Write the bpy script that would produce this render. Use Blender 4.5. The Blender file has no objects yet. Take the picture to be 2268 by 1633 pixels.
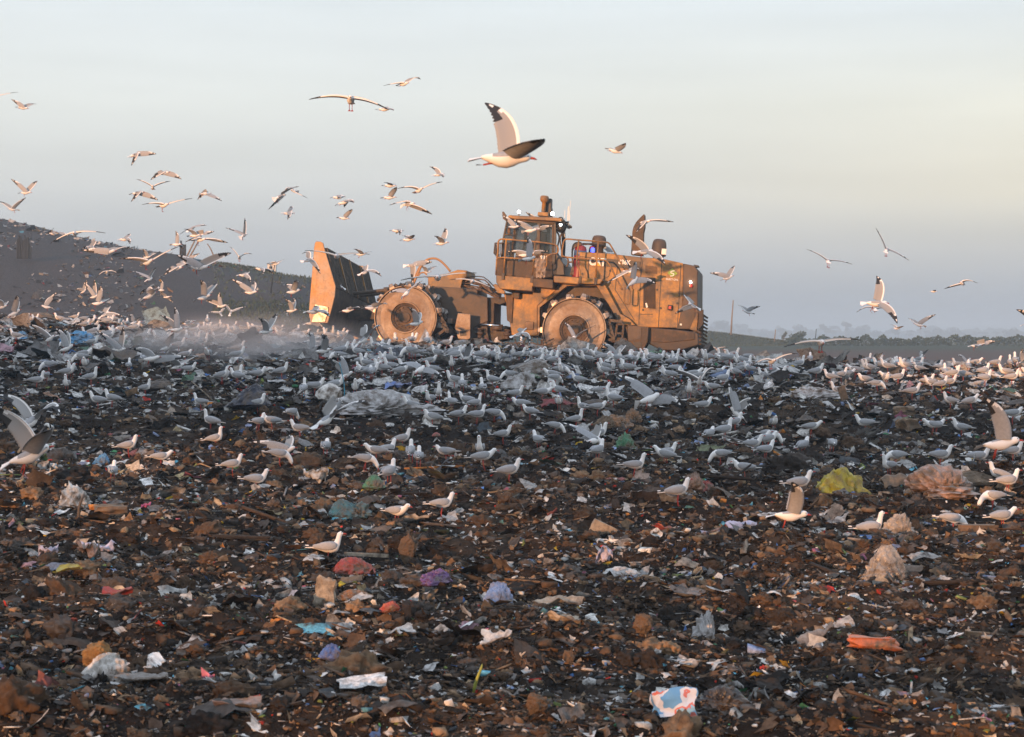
import bpy, math, random
import numpy as np
from mathutils import Vector, Matrix, noise as mnoise

# ---------------------------------------------------------------- camera
W0, H0 = 2268.0, 1633.0
F = 4410.0            # focal length in reference pixels (70 mm on a 36 mm sensor)
HOR = 750.0           # row of the horizon
sc = bpy.context.scene
COL = sc.collection
cam_d = bpy.data.cameras.new("camera")
cam = bpy.data.objects.new("camera", cam_d)
COL.objects.link(cam)
cam_d.sensor_width = 36.0
cam_d.lens = 70.0
cam_d.shift_y = (HOR - H0 / 2) / W0
cam_d.clip_start = 0.5
cam_d.clip_end = 20000.0
cam_d.dof.use_dof = True
cam_d.dof.focus_distance = 46.0
cam_d.dof.aperture_fstop = 8.0
cam.location = (0, 0, 0)
cam.rotation_euler = (math.pi / 2, 0, 0)
sc.camera = cam

# ---------------------------------------------------------------- light
SUN_EL, SUN_AZ = 5.0, 208.0      # azimuth clockwise from +Y: behind the camera, to the left
SUN_STR, SKY_STR, EXPOSURE = 4.6, 0.13, 0.40
w = bpy.data.worlds.new("World")
sc.world = w
w.use_nodes = True
nt = w.node_tree
nt.nodes.clear()
out = nt.nodes.new("ShaderNodeOutputWorld")
bg = nt.nodes.new("ShaderNodeBackground")
sky = nt.nodes.new("ShaderNodeTexSky")
sky.sky_type = 'NISHITA'
sky.sun_disc = False
sky.sun_elevation = math.radians(SUN_EL)
sky.sun_rotation = math.radians(SUN_AZ)
sky.air_density = 1.0
sky.dust_density = 1.5
sky.ozone_density = 1.5
# thin high cloud veil over the sky, with faint horizontal streaks, by direction
tc = nt.nodes.new("ShaderNodeTexCoord")
sep = nt.nodes.new("ShaderNodeSeparateXYZ")
nt.links.new(tc.outputs["Generated"], sep.inputs[0])
ramp = nt.nodes.new("ShaderNodeValToRGB")
el = ramp.color_ramp.elements
SKYRAMP = [(0.000, (0.30, 0.335, 0.38)), (0.018, (0.345, 0.375, 0.42)), (0.045, (0.46, 0.475, 0.505)),
           (0.080, (0.575, 0.58, 0.575)), (0.115, (0.66, 0.675, 0.655)), (0.155, (0.67, 0.705, 0.715)),
           (0.24, (0.62, 0.72, 0.80)), (0.5, (0.74, 0.82, 0.94)), (1.0, (0.68, 0.76, 0.92))]
while len(el) < len(SKYRAMP):
    el.new(0.5)
for e, (p, c) in zip(el, SKYRAMP):
    e.position = p
    e.color = (*c, 1)
nt.links.new(sep.outputs["Z"], ramp.inputs[0])
# warmer towards the right
warm = nt.nodes.new("ShaderNodeMapRange")
warm.inputs["From Min"].default_value = -0.05
warm.inputs["From Max"].default_value = 0.28
nt.links.new(sep.outputs["X"], warm.inputs["Value"])
band = nt.nodes.new("ShaderNodeValToRGB")
for e, (p, c) in zip(band.color_ramp.elements, [(0.02, (0, 0, 0, 1)), (0.07, (1, 1, 1, 1))]):
    e.position = p
    e.color = c
e = band.color_ramp.elements.new(0.16)
e.color = (0, 0, 0, 1)
nt.links.new(sep.outputs["Z"], band.inputs[0])
wm = nt.nodes.new("ShaderNodeMath")
wm.operation = 'MULTIPLY'
nt.links.new(warm.outputs[0], wm.inputs[0])
nt.links.new(band.outputs[0], wm.inputs[1])
mixw = nt.nodes.new("ShaderNodeMix")
mixw.data_type = 'RGBA'
mixw.blend_type = 'MULTIPLY'
mixw.inputs[7].default_value = (1.22, 1.12, 0.93, 1)
nt.links.new(wm.outputs[0], mixw.inputs[0])
nt.links.new(ramp.outputs[0], mixw.inputs[6])
mp = nt.nodes.new("ShaderNodeMapping")
mp.inputs["Scale"].default_value = (3.0, 3.0, 26.0)
mp.inputs["Rotation"].default_value = (0, 0.05, 0)
nt.links.new(tc.outputs["Generated"], mp.inputs[0])
nz = nt.nodes.new("ShaderNodeTexNoise")
nz.inputs["Scale"].default_value = 1.4
nz.inputs["Detail"].default_value = 4
nt.links.new(mp.outputs[0], nz.inputs[0])
nr = nt.nodes.new("ShaderNodeMapRange")
nr.inputs["From Min"].default_value = 0.3
nr.inputs["From Max"].default_value = 0.7
nr.inputs["To Min"].default_value = 0.94
nr.inputs["To Max"].default_value = 1.05
nt.links.new(nz.outputs[0], nr.inputs["Value"])
vm = nt.nodes.new("ShaderNodeVectorMath")
vm.operation = 'SCALE'
nt.links.new(mixw.outputs[2], vm.inputs[0])
nt.links.new(nr.outputs[0], vm.inputs["Scale"])
gain = nt.nodes.new("ShaderNodeVectorMath")     # bring the veil to the sky texture's scale
gain.operation = 'SCALE'
gain.inputs["Scale"].default_value = 1.0 / SKY_STR
nt.links.new(vm.outputs[0], gain.inputs[0])
mix = nt.nodes.new("ShaderNodeMix")
mix.data_type = 'RGBA'
mix.inputs[0].default_value = 0.9
nt.links.new(sky.outputs[0], mix.inputs[6])
nt.links.new(gain.outputs[0], mix.inputs[7])
nt.links.new(mix.outputs[2], bg.inputs[0])
bg.inputs[1].default_value = SKY_STR
nt.links.new(bg.outputs[0], out.inputs[0])

sl = bpy.data.lights.new("sun", 'SUN')
sl.energy = SUN_STR
sl.angle = math.radians(0.6)
sl.color = (1.0, 0.47, 0.19)
sun = bpy.data.objects.new("sun", sl)
COL.objects.link(sun)
a, e_ = math.radians(SUN_AZ), math.radians(SUN_EL)
SUND = Vector((math.sin(a) * math.cos(e_), math.cos(a) * math.cos(e_), math.sin(e_)))   # towards the sun
sun.rotation_euler = SUND.to_track_quat('Z', 'Y').to_euler()
sun.location = SUND * 200
vs = sc.view_settings
vs.view_transform = 'Standard'
vs.look = 'None'
vs.gamma = 1.0
vs.exposure = EXPOSURE
vs.use_curve_mapping = False
sc.cycles.volume_bounces = 0
sc.cycles.max_bounces = 6
sc.cycles.diffuse_bounces = 3
sc.cycles.transparent_max_bounces = 12

BELT_X = [-90, -74, -66, -60, -57, -55, -53, -50.5, -48.3, -45, -40, -38, -30, -8]
BELT_TOP = [13.6, 12.2, 10.8, 10.6, 10.8, 11.4, 12.2, 12.0, 9.0, 8.2, 7.4, 6.4, 6.0, 6.0]  # crown tops of the added tree belt, set to steer its shade
HAZE = 0.0009
DUST = 0.9

# -------- helpers
rng = np.random.default_rng(7)
R = math.radians


def at(px, py, D):
    """the point of the place seen at reference pixel (px, py), D metres out"""
    return Vector(((px - W0 / 2) / F * D, D, (HOR - py) / F * D))


CROPS = {'A': (0, 250, 2.452), 'B': (0, 750, 2.268), 'C': (900, 250, 1.62), 'D': (2500, 700, 1.895),
         'c1': (1000, 650, 2.268), 'c2': (1700, 650, 2.268), 'E': (0, 1350, 1.8144), 'F': (1200, 1200, 1.8144),
         'G': (2400, 1250, 1.7487)}
KP = 2268.0 / 3697.0


def cp(crop, u, v):
    ox, oy, s = CROPS[crop]
    return (ox + u / s) * KP, (oy + v / s) * KP


def tag(o, label=None, cat=None, group=None, kind=None):
    if label:
        o["label"] = label
    if cat:
        o["category"] = cat
    if group:
        o["group"] = group
    if kind:
        o["kind"] = kind
    return o


def mesh_obj(name, verts, faces, mats, parent=None, mi=None, smooth=False, loc=None):
    me = bpy.data.meshes.new(name)
    me.from_pydata([tuple(v) for v in verts], [], faces)
    for m in (mats if isinstance(mats, (list, tuple)) else [mats]):
        me.materials.append(m)
    if mi is not None:
        me.polygons.foreach_set("material_index", mi)
    if smooth:
        me.polygons.foreach_set("use_smooth", [True] * len(me.polygons))
    me.update()
    o = bpy.data.objects.new(name, me)
    COL.objects.link(o)
    if parent:
        o.parent = parent
    if loc is not None:
        o.location = loc
    return o


def np_mesh(name, V, Fq, mat, col=None, smooth=False, tri=False):
    """fast mesh from numpy arrays; Fq is (n,3) or (n,4) or a list of both"""
    me = bpy.data.meshes.new(name)
    Fs = Fq if isinstance(Fq, list) else [Fq]
    loops = np.concatenate([f.reshape(-1) for f in Fs]).astype(np.int32)
    tot = np.concatenate([np.full(len(f), f.shape[1], np.int32) for f in Fs])
    start = np.concatenate([[0], np.cumsum(tot)[:-1]]).astype(np.int32)
    me.vertices.add(len(V))
    me.vertices.foreach_set("co", V.astype(np.float32).reshape(-1))
    me.loops.add(len(loops))
    me.loops.foreach_set("vertex_index", loops)
    me.polygons.add(len(tot))
    me.polygons.foreach_set("loop_start", start)
    me.polygons.foreach_set("loop_total", tot)
    if smooth:
        me.polygons.foreach_set("use_smooth", np.ones(len(tot), bool))
    if col is not None:
        ca = me.color_attributes.new("Col", 'FLOAT_COLOR', 'POINT')
        c4 = np.ones((len(V), 4), np.float32)
        c4[:, :3] = col
        ca.data.foreach_set("color", c4.reshape(-1))
    me.materials.append(mat)
    me.update(calc_edges=True)
    me.validate()
    o = bpy.data.objects.new(name, me)
    COL.objects.link(o)
    return o


# ---- numpy value noise
_T = rng.random((256, 256)).astype(np.float64)


def vnoise(x, y, seed=0):
    x = np.asarray(x, float) + seed * 17.31
    y = np.asarray(y, float) + seed * 9.73
    xi, yi = np.floor(x).astype(int), np.floor(y).astype(int)
    fx, fy = x - xi, y - yi
    fx = fx * fx * (3 - 2 * fx)
    fy = fy * fy * (3 - 2 * fy)
    a = _T[xi & 255, yi & 255]
    b = _T[(xi + 1) & 255, yi & 255]
    c = _T[xi & 255, (yi + 1) & 255]
    d = _T[(xi + 1) & 255, (yi + 1) & 255]
    return (a * (1 - fx) + b * fx) * (1 - fy) + (c * (1 - fx) + d * fx) * fy


def sstep(a, b, x):
    t = np.clip((x - a) / (b - a), 0, 1)
    return t * t * (3 - 2 * t)


# ---------------------------------------------------------------- materials
def mat(name, color, rough=0.7, metal=0.0, noise=0.0, nscale=8.0, bump=0.0, bscale=40.0, dirt=None, dirt_amt=0.5,
        dirt_scale=3.0, attr=False, spec=0.5, trans=0.0, alpha=1.0, emit=None, estr=0.0, grime=0.0):
    m = bpy.data.materials.new(name)
    m.use_nodes = True
    n = m.node_tree
    b = n.nodes["Principled BSDF"]
    b.inputs["Roughness"].default_value = rough
    b.inputs["Metallic"].default_value = metal
    b.inputs["Specular IOR Level"].default_value = spec
    tcn = n.nodes.new("ShaderNodeTexCoord")
    if attr:
        src = n.nodes.new("ShaderNodeAttribute")
        src.attribute_name = "Col"
        csock = src.outputs["Color"]
    else:
        src = n.nodes.new("ShaderNodeRGB")
        src.outputs[0].default_value = (*color, 1)
        csock = src.outputs[0]
    if noise:
        t = n.nodes.new("ShaderNodeTexNoise")
        t.inputs["Scale"].default_value = nscale
        t.inputs["Detail"].default_value = 6
        n.links.new(tcn.outputs["Object"], t.inputs[0])
        mr = n.nodes.new("ShaderNodeMapRange")
        mr.inputs["From Min"].default_value = 0.3
        mr.inputs["From Max"].default_value = 0.7
        mr.inputs["To Min"].default_value = 1 - noise
        mr.inputs["To Max"].default_value = 1 + noise
        n.links.new(t.outputs[0], mr.inputs["Value"])
        s = n.nodes.new("ShaderNodeVectorMath")
        s.operation = 'SCALE'
        n.links.new(csock, s.inputs[0])
        n.links.new(mr.outputs[0], s.inputs["Scale"])
        csock = s.outputs[0]
    if dirt:
        t = n.nodes.new("ShaderNodeTexNoise")
        t.inputs["Scale"].default_value = dirt_scale
        t.inputs["Detail"].default_value = 9
        t.inputs["Roughness"].default_value = 0.68
        n.links.new(tcn.outputs["Object"], t.inputs[0])
        mr = n.nodes.new("ShaderNodeMapRange")
        mr.inputs["From Min"].default_value = 0.62 - 0.5 * dirt_amt
        mr.inputs["From Max"].default_value = 0.86 - 0.5 * dirt_amt
        n.links.new(t.outputs[0], mr.inputs["Value"])
        mx = n.nodes.new("ShaderNodeMix")
        mx.data_type = 'RGBA'
        mx.inputs[7].default_value = (*dirt, 1)
        n.links.new(mr.outputs[0], mx.inputs[0])
        n.links.new(csock, mx.inputs[6])
        csock = mx.outputs[2]
    if grime:      # fine speckle and run-down streaks of dried mud
        for sc3, lo, hi, gc in (((16, 16, 16), .50, .62, (.10, .07, .045, 1)), ((9, 9, .9), .52, .66, (.09, .06, .04, 1)), ((5, 5, 3.5), .60, .66, (.22, .14, .085, 1))):
            mpn = n.nodes.new("ShaderNodeMapping")
            mpn.inputs["Scale"].default_value = sc3
            n.links.new(tcn.outputs["Object"], mpn.inputs[0])
            t = n.nodes.new("ShaderNodeTexNoise")
            t.inputs["Scale"].default_value = 1.0
            t.inputs["Detail"].default_value = 7
            t.inputs["Roughness"].default_value = .65
            n.links.new(mpn.outputs[0], t.inputs[0])
            mr = n.nodes.new("ShaderNodeMapRange")
            mr.inputs["From Min"].default_value = lo
            mr.inputs["From Max"].default_value = hi
            mr.inputs["To Max"].default_value = grime
            n.links.new(t.outputs[0], mr.inputs["Value"])
            mx = n.nodes.new("ShaderNodeMix")
            mx.data_type = 'RGBA'
            mx.inputs[7].default_value = gc
            n.links.new(mr.outputs[0], mx.inputs[0])
            n.links.new(csock, mx.inputs[6])
            csock = mx.outputs[2]
    n.links.new(csock, b.inputs["Base Color"])
    if bump:
        t = n.nodes.new("ShaderNodeTexNoise")
        t.inputs["Scale"].default_value = bscale
        t.inputs["Detail"].default_value = 8
        n.links.new(tcn.outputs["Object"], t.inputs[0])
        bp = n.nodes.new("ShaderNodeBump")
        bp.inputs["Strength"].default_value = bump
        bp.inputs["Distance"].default_value = 0.05
        n.links.new(t.outputs[0], bp.inputs["Height"])
        n.links.new(bp.outputs[0], b.inputs["Normal"])
    if trans:
        b.inputs["Transmission Weight"].default_value = trans
    if alpha < 1:
        b.inputs["Alpha"].default_value = alpha
    if emit:
        b.inputs["Emission Color"].default_value = (*emit, 1)
        b.inputs["Emission Strength"].default_value = estr
    return m
# ---------------------------------------------------------------- terrain
def G0(x, y):
    """smooth height of the landfill surface"""
    x = np.asarray(x, float)
    y = np.asarray(y, float)
    b = np.interp(y, [5, 12, 17, 22, 29, 40, 50], [-2.5, -2.38, -2.27, -2.08, -1.68, -1.02, -0.55])
    yc = np.interp(x, [-30, -18, -9, -4, 5, 9, 16], [74, 70, 62, 50, 49, 58, 64])
    zc = np.interp(x, [-34, -18, -11, -4, 1, 5, 16, 32], [1.2, .68, .34, -.20, -.40, -.66, -1.15, -1.5])
    t = sstep(28, yc, y)
    z = b * (1 - t) + zc * t
    flat = np.interp(x, [-6, 2, 4.5, 8], [9, 9, 4, 2])
    z = z - sstep(yc + flat, yc + flat + 26, y) * 6.5
    z = z - 0.28 * sstep(yc + 0.5, yc + 3, y) * sstep(-7, -4, x)
    return z


def relief(x, y):
    r = 0.26 * (vnoise(x / 2.6, y / 2.2, 1) - .5) + 0.17 * (vnoise(x / .8, y / .62, 2) - .5)
    f = np.abs(vnoise(x / .33, y / .27, 3) - .5) * 2
    r += 0.075 * (0.5 - f) + 0.06 * (vnoise(x / .13, y / .12, 4) - .5)
    # compactor furrows running across the foreground
    r += 0.10 * np.sin(y * 2.1 + 0.35 * x + 3 * vnoise(x / 5, y / 5, 5)) * sstep(30, 17, y)
    return r


def landfill(x, y):
    return G0(x, y) + relief(x, y)


def far_z(x, y):
    """country beyond the landfill: pit, far bank, plain, the big dark mound on the left, the grass bank"""
    z = -7.0 + 6.0 * sstep(205, 250, y - 0.10 * x)
    z = z + 0.5 * (vnoise(x / 40, y / 60, 7) - .5) * sstep(260, 500, y)
    # grass bank right of the machine
    bx = (x - 22) / 16.0
    z = np.maximum(z, (-1.2 + 2.3 * np.exp(-np.clip(bx, 0, 9) ** 2 * 1.2) * sstep(-60, -10, x)) * np.exp(-((y - 275) / 22) ** 4)
                   - 9 * (1 - np.exp(-((y - 275) / 22) ** 4)))
    # mound: ridge line falls to the right
    ridge = np.interp(x, [-75, -44, -40.2, -35, -29.1, -24.5, -20.3, -17, -13, -9], [16.5, 10.3, 9.3, 8.15, 7.2, 6.36, 5.6, 5.2, 3.2, 0])
    ridge = ridge + 0.25 * (vnoise(x / 3, y / 3, 8) - .5)
    front = sstep(92, 172, y)
    back = 1 - sstep(210, 330, y)
    side = 1 - sstep(-15, 2, x)
    z = np.maximum(z, -6.5 + (ridge + 6.5) * front * back * side)
    return z


def ground_z(x, y):
    yc = np.interp(x, [-30, -18, -9, -4, 5, 9, 16], [74, 70, 62, 50, 49, 58, 64])
    t = sstep(yc + 22, yc + 36, y)
    a_ = landfill(x, y)
    b_ = far_z(x, y)
    return a_ * (1 - t) + b_ * t


# one sheet, finer where it is near and in view, on to the horizon
rows = np.concatenate([np.linspace(-160, 4, 40), np.linspace(5, 10.2, 30),
                       np.geomspace(10.3, 78, 900), np.geomspace(78.6, 340, 260), np.geomspace(345, 9000, 90)])
us = np.concatenate([np.linspace(-3.0, -0.36, 30), np.linspace(-0.352, 0.352, 1000), np.linspace(0.36, 3.0, 30)])
Yg, Ug = np.meshgrid(rows, us, indexing='ij')
Xg = Ug * np.where(Yg < 10.2, np.where(Yg < 4, 30.0, 10.2 + (4 - np.clip(Yg, 4, 10.2)) / 6.2 * -0.0), Yg)
Xg = np.where(Yg < 10.2, Ug * np.interp(Yg, [-160, 4, 10.2], [60, 12, 10.2]), Xg)
Zg = ground_z(Xg, Yg)
Zg = np.where(Yg < 9, np.minimum(Zg, -2.3 + relief(Xg, Yg)), Zg)
nr_, nc_ = Xg.shape
Vg = np.stack([Xg, Yg, Zg], -1).reshape(-1, 3)
idx = np.arange(nr_ * nc_).reshape(nr_, nc_)
Fg = np.stack([idx[:-1, :-1], idx[:-1, 1:], idx[1:, 1:], idx[1:, :-1]], -1).reshape(-1, 4)
# what the ground is made of (soil, clay, grass, dry field), by place
soil = np.array([.020, .0155, .013])
clay = np.array([.050, .036, .026])
mound = np.array([.062, .054, .052])
grass = np.array([.042, .050, .034])
field = np.array([.17, .135, .075])
pit = np.array([.075, .050, .038])
Xf, Yf = Xg.reshape(-1), Yg.reshape(-1)


def mixc(c, d, t):
    return c * (1 - t[:, None]) + d * t[:, None]


cg = np.tile(soil, (len(Xf), 1))
cg = mixc(cg, clay, sstep(.45, .8, vnoise(Xf / 1.1, Yf / .9, 11) * .6 + vnoise(Xf / .2, Yf / .2, 12) * .4))
tfar = sstep(80, 98, Yf)
cf = np.tile(pit, (len(Xf), 1))
cf = mixc(cf, mound, 1 - sstep(-16, -4, Xf))
gm = sstep(.35, .7, vnoise(Xf / 9, Yf / 9, 13) * .7 + vnoise(Xf / 1.5, Yf / 1.5, 14) * .3)
cf = mixc(cf, grass, gm * sstep(-34, -20, Xf) * (1 - sstep(-12, -4, Xf)) * sstep(130, 165, Yf) * .7)
cf = mixc(cf, grass * 1.3, sstep(239, 246, Yf - .1 * Xf))
cf = mixc(cf, field, sstep(330, 380, Yf) * sstep(.3, .55, vnoise(Xf / 160, Yf / 260, 15)))
cg = mixc(cg, cf, tfar)
m_ground = mat("landfill_soil", (0, 0, 0), rough=.92, attr=True, noise=.45, nscale=9, bump=.7, bscale=22, spec=.05)
ground = np_mesh("ground", Vg, Fg, m_ground, cg, smooth=True)
tag(ground, kind="structure")


def hit(px, py, dmin=9.0, dmax=80.0):
    """where the line of sight of a pixel meets the landfill"""
    D = np.linspace(dmin, dmax, 2400)
    x = (px - W0 / 2) / F * D
    gap = G0(x, D) - (HOR - py) / F * D
    k = np.nonzero(gap >= 0)[0]
    # the sight line starts above the ground
    i = int(k[0]) if len(k) else int(np.argmax(gap))
    d = float(D[i])
    X = (px - W0 / 2) / F * d
    return X, d, float(landfill(X, d))


# ---------------------------------------------------------------- loose litter: nobody could count it
PAL = [((.46, .46, .45), 8), ((.62, .61, .58), 6), ((.24, .23, .225), 10), ((.11, .095, .085), 12), ((.034, .028, .024), 19),
       ((.013, .011, .010), 15), ((.112, .072, .046), 17), ((.25, .165, .10), 8), ((.40, .29, .18), 5), ((.08, .10, .12), 4),
       ((.08, .18, .42), 1.1), ((.13, .38, .50), 1.0), ((.07, .24, .12), .8), ((.50, .05, .035), 1.1), ((.58, .38, .04), .8),
       ((.46, .17, .25), .5), ((.58, .23, .06), .9), ((.22, .28, .09), .8), ((.27, .35, .55), 1.2), ((.76, .75, .73), 2.6)]
PC = np.array([p[0] for p in PAL])
PW = np.array([p[1] for p in PAL])
PWn = PW / PW.sum()
SOILW = np.array([.5, .2, 1, 3, 8, 3, 14, 4, .6, .3] + [0.1] * 9 + [.1])
SOILW = SOILW / SOILW.sum()
WHITW = np.array([16, 18, 12, 6, 4, 3, 3, 2, 2, 3, 1.3, 1.3, .8, .8, .6, .4, .5, .4, 1.6, 6.])
WHITW = WHITW / WHITW.sum()


def rotm(n, tilt):
    az = rng.random(n) * 2 * np.pi
    t = rng.normal(0, tilt, n)
    ph = rng.random(n) * 2 * np.pi
    ca, sa = np.cos(az), np.sin(az)
    Rz = np.zeros((n, 3, 3))
    Rz[:, 0, 0] = ca; Rz[:, 0, 1] = -sa; Rz[:, 1, 0] = sa; Rz[:, 1, 1] = ca; Rz[:, 2, 2] = 1
    k = np.stack([np.cos(ph), np.sin(ph), np.zeros(n)], -1)
    K = np.zeros((n, 3, 3))
    K[:, 0, 1] = -k[:, 2]; K[:, 0, 2] = k[:, 1]; K[:, 1, 0] = k[:, 2]
    K[:, 1, 2] = -k[:, 0]; K[:, 2, 0] = -k[:, 1]; K[:, 2, 1] = k[:, 0]
    Rt = np.eye(3)[None] + np.sin(t)[:, None, None] * K + (1 - np.cos(t))[:, None, None] * (K @ K)
    return Rt @ Rz


def ico(sub):
    import bmesh
    bm = bmesh.new()
    bmesh.ops.create_icosphere(bm, subdivisions=sub, radius=1)
    V = np.array([v.co[:] for v in bm.verts])
    Fa = np.array([[v.index for v in f.verts] for f in bm.faces])
    bm.free()
    return V, Fa


litV, litT, litQ, litC = [], [], [], []
_base = [0]


def add_lit(V, Fa, P, Rm, S, C, jit):
    """V template (k variants, m, 3); scatter with rotation, size, colour and per-corner jitter"""
    n = len(P)
    var = rng.integers(0, len(V), n)
    v = V[var] * S[:, None, :]
    v = v + rng.normal(0, 1, v.shape) * (S.mean(1) * jit)[:, None, None]
    v = np.einsum('nij,nmj->nmi', Rm, v) + P[:, None, :]
    m = v.shape[1]
    f = Fa[None] + (np.arange(n) * m)[:, None, None] + _base[0]
    litV.append(v.reshape(-1, 3))
    (litT if Fa.shape[1] == 3 else litQ).append(f.reshape(-1, Fa.shape[1]))
    c = C[:, None, :] * (1 + rng.normal(0, .10, (n, m, 1)))
    litC.append(np.clip(c, 0.01, .85).reshape(-1, 3))
    _base[0] += n * m


# sheet templates: folded 4 x 4 grids
gx, gy = np.meshgrid(np.linspace(-1, 1, 4), np.linspace(-1, 1, 4), indexing='ij')
SH = []
for k in range(40):
    a1, a2, p1, p2 = rng.random(4) * 6.28
    z = .55 * np.abs((gx * np.cos(a1) + gy * np.sin(a1)) + rng.normal(0, .3)) - .3 + .45 * np.sin(2.2 * (gx * np.cos(a2) + gy * np.sin(a2)) + p1)
    jx, jy = rng.normal(0, .22, gx.shape), rng.normal(0, .22, gx.shape)
    SH.append(np.stack([gx + jx, gy + jy, z * rng.uniform(.3, 1.2)], -1).reshape(-1, 3))
SH = np.array(SH)
gi = np.arange(16).reshape(4, 4)
SHF = np.stack([gi[:-1, :-1], gi[:-1, 1:], gi[1:, 1:], gi[1:, :-1]], -1).reshape(-1, 4)
iv, ifa = ico(1)
CL = np.array([iv * (1 + rng.normal(0, .36, (len(iv), 1))) * rng.uniform(.5, 1.25, (1, 3)) + rng.normal(0, .12, iv.shape) for _ in range(60)])
BXV = np.array([[x, y, z] for x in (-1, 1) for y in (-1, 1) for z in (-1, 1)], float)
BX = np.array([BXV + rng.normal(0, .15, BXV.shape) for _ in range(20)])
BXF = np.array([[0, 1, 3, 2], [4, 6, 7, 5], [0, 4, 5, 1], [2, 3, 7, 6], [0, 2, 6, 4], [1, 5, 7, 3]])


# bigger crumpled pieces and rough lumps carry more folds
g9x, g9y = np.meshgrid(np.linspace(-1, 1, 9), np.linspace(-1, 1, 9), indexing='ij')
CR = []
for k in range(28):
    z = np.zeros_like(g9x)
    for q in range(5):
        a1, o1 = rng.random() * 6.28, rng.normal(0, .5)
        z += rng.normal(0, .42) * np.abs(g9x * np.cos(a1) + g9y * np.sin(a1) + o1) / (1 + .3 * q)
    z += .28 * (vnoise(g9x * 2.2 + k * 3, g9y * 2.2, 31) - .5) * 2
    rr_ = 1 - .33 * vnoise(np.arctan2(g9y, g9x) * 1.6 + 7, np.full_like(g9x, k * 1.7), 32) * (np.maximum(abs(g9x), abs(g9y)) ** 2)
    CR.append(np.stack([g9x * rr_ + .25 * z * rng.normal(), g9y * rr_, (z - z.min()) * rng.uniform(.35, .8) - .15], -1).reshape(-1, 3))
CR = np.array(CR)
g9 = np.arange(81).reshape(9, 9)
CRF = np.stack([g9[:-1, :-1], g9[:-1, 1:], g9[1:, 1:], g9[1:, :-1]], -1).reshape(-1, 4)
iv2, ifa2 = ico(4)
LU = []
for k in range(14):
    nn = np.array([mnoise.fractal(Vector(v) * 2.0 + Vector((k * 5, 0, 0)), .55, 2.2, 6) for v in iv2])
    LU.append(iv2 * (1 + .42 * nn[:, None]))
LU = np.array(LU)


def scatter(n, d0, d1, size_mu, kinds, lift=0.0, wts=None, power=1.0, side=.37):
    """n pieces between distances d0 and d1, denser where the tip shows more rubbish"""
    D = d0 + (d1 - d0) * rng.random(n) ** power
    X = (rng.random(n) * 2 - 1) * side * D
    Z = landfill(X, D)
    S = np.exp(rng.normal(np.log(size_mu), .55, n))
    S = S * (D / d0) ** .6
    S = np.clip(S, .006, size_mu * 3.6)
    # plastic-rich zones further back, clay clods in the front
    patch = vnoise(X / 2.3, D / 2.0, 21)
    zone = sstep(26, 44, D) * sstep(.15, .5, vnoise(X / 6, D / 6, 22) + .35 * (X < 2))
    r = rng.random(n)
    cid = np.empty(n, int)
    pick = rng.random(n)
    for msk, ww in ((pick < zone, WHITW), ((pick >= zone) & (patch > .52), PWn), ((pick >= zone) & (patch <= .52), SOILW)):
        cid[msk] = rng.choice(len(PC), msk.sum(), p=ww)
    if wts is not None:
        cid = rng.choice(len(PC), n, p=wts)
    C = PC[cid] * rng.uniform(.65, 1.15, (n, 1))
    cum = 0
    for kind, frac in kinds:
        k = (r >= cum) & (r < cum + frac)
        cum += frac
        m = int(k.sum())
        if not m:
            continue
        P = np.stack([X[k], D[k], Z[k]], -1)
        s = S[k]
        if kind == 'sheet':
            asp = rng.uniform(.45, 1, m)
            P[:, 2] += s * .12 + lift
            add_lit(SH, SHF, P, rotm(m, .65), np.stack([s, s * asp, s * .55], -1), C[k], .05)
        elif kind == 'clod':
            cc = C[k]
            br = cc.mean(1) > .3
            cc[br] = PC[rng.choice([4, 6, 6, 7, 3], br.sum())] * .9
            add_lit(CL, ifa, P + [0, 0, .0], rotm(m, .6), np.stack([s * .8, s * .65, s * .5], -1), cc, .07)
        elif kind == 'crumple':
            cc = C[k]
            gm_ = cc.mean(1, keepdims=True)
            cc = gm_ + (cc - gm_) * .45
            asp = rng.uniform(.45, 1, m)
            P[:, 2] += s * .02
            add_lit(CR, CRF, P, rotm(m, .45), np.stack([s, s * asp, s * .7], -1), cc * .88, .012)
        elif kind == 'lump':
            cc = PC[rng.choice([4, 6, 6, 7, 3, 5], m)] * rng.uniform(.6, 1.0, (m, 1))
            add_lit(LU, ifa2, P - [0, 0, .0], rotm(m, .6), np.stack([s * .8, s * .6, s * .5], -1), cc, .012)
        elif kind == 'box':
            P[:, 2] += s * .1
            add_lit(BX, BXF, P, rotm(m, .4), np.stack([s * .9, s * .6, s * rng.uniform(.08, .4, m)], -1), C[k], .02)
        elif kind == 'stick':
            P[:, 2] += s * .2
            add_lit(BX, BXF, P, rotm(m, .35), np.stack([s * 2.2, s * .14, s * .09], -1), C[k], .02)


scatter(61880, 10.3, 20, .0135, [('sheet', .36), ('clod', .47), ('box', .10), ('stick', .07)])
scatter(30940, 10.3, 30, .021, [('sheet', .34), ('clod', .48), ('box', .11), ('stick', .07)])
scatter(4600, 10.5, 34, .046, [('crumple', .45), ('lump', .50), ('stick', .05)])
scatter(3094, 35, 60, .095, [('crumple', 1.0)], wts=WHITW)
scatter(1071, 40, 62, .15, [('crumple', 1.0)], wts=WHITW)
scatter(40460, 19, 38, .021, [('sheet', .42), ('clod', .42), ('box', .11), ('stick', .05)])
scatter(45220, 34, 68, .030, [('sheet', .62), ('clod', .24), ('box', .10), ('stick', .04)], power=.9)
scatter(20230, 34, 66, .042, [('crumple', .55), ('sheet', .40), ('stick', .05)], wts=WHITW, power=.8)
scatter(3808, 11, 36, .030, [('crumple', .4), ('sheet', .6)], wts=WHITW)
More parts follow.
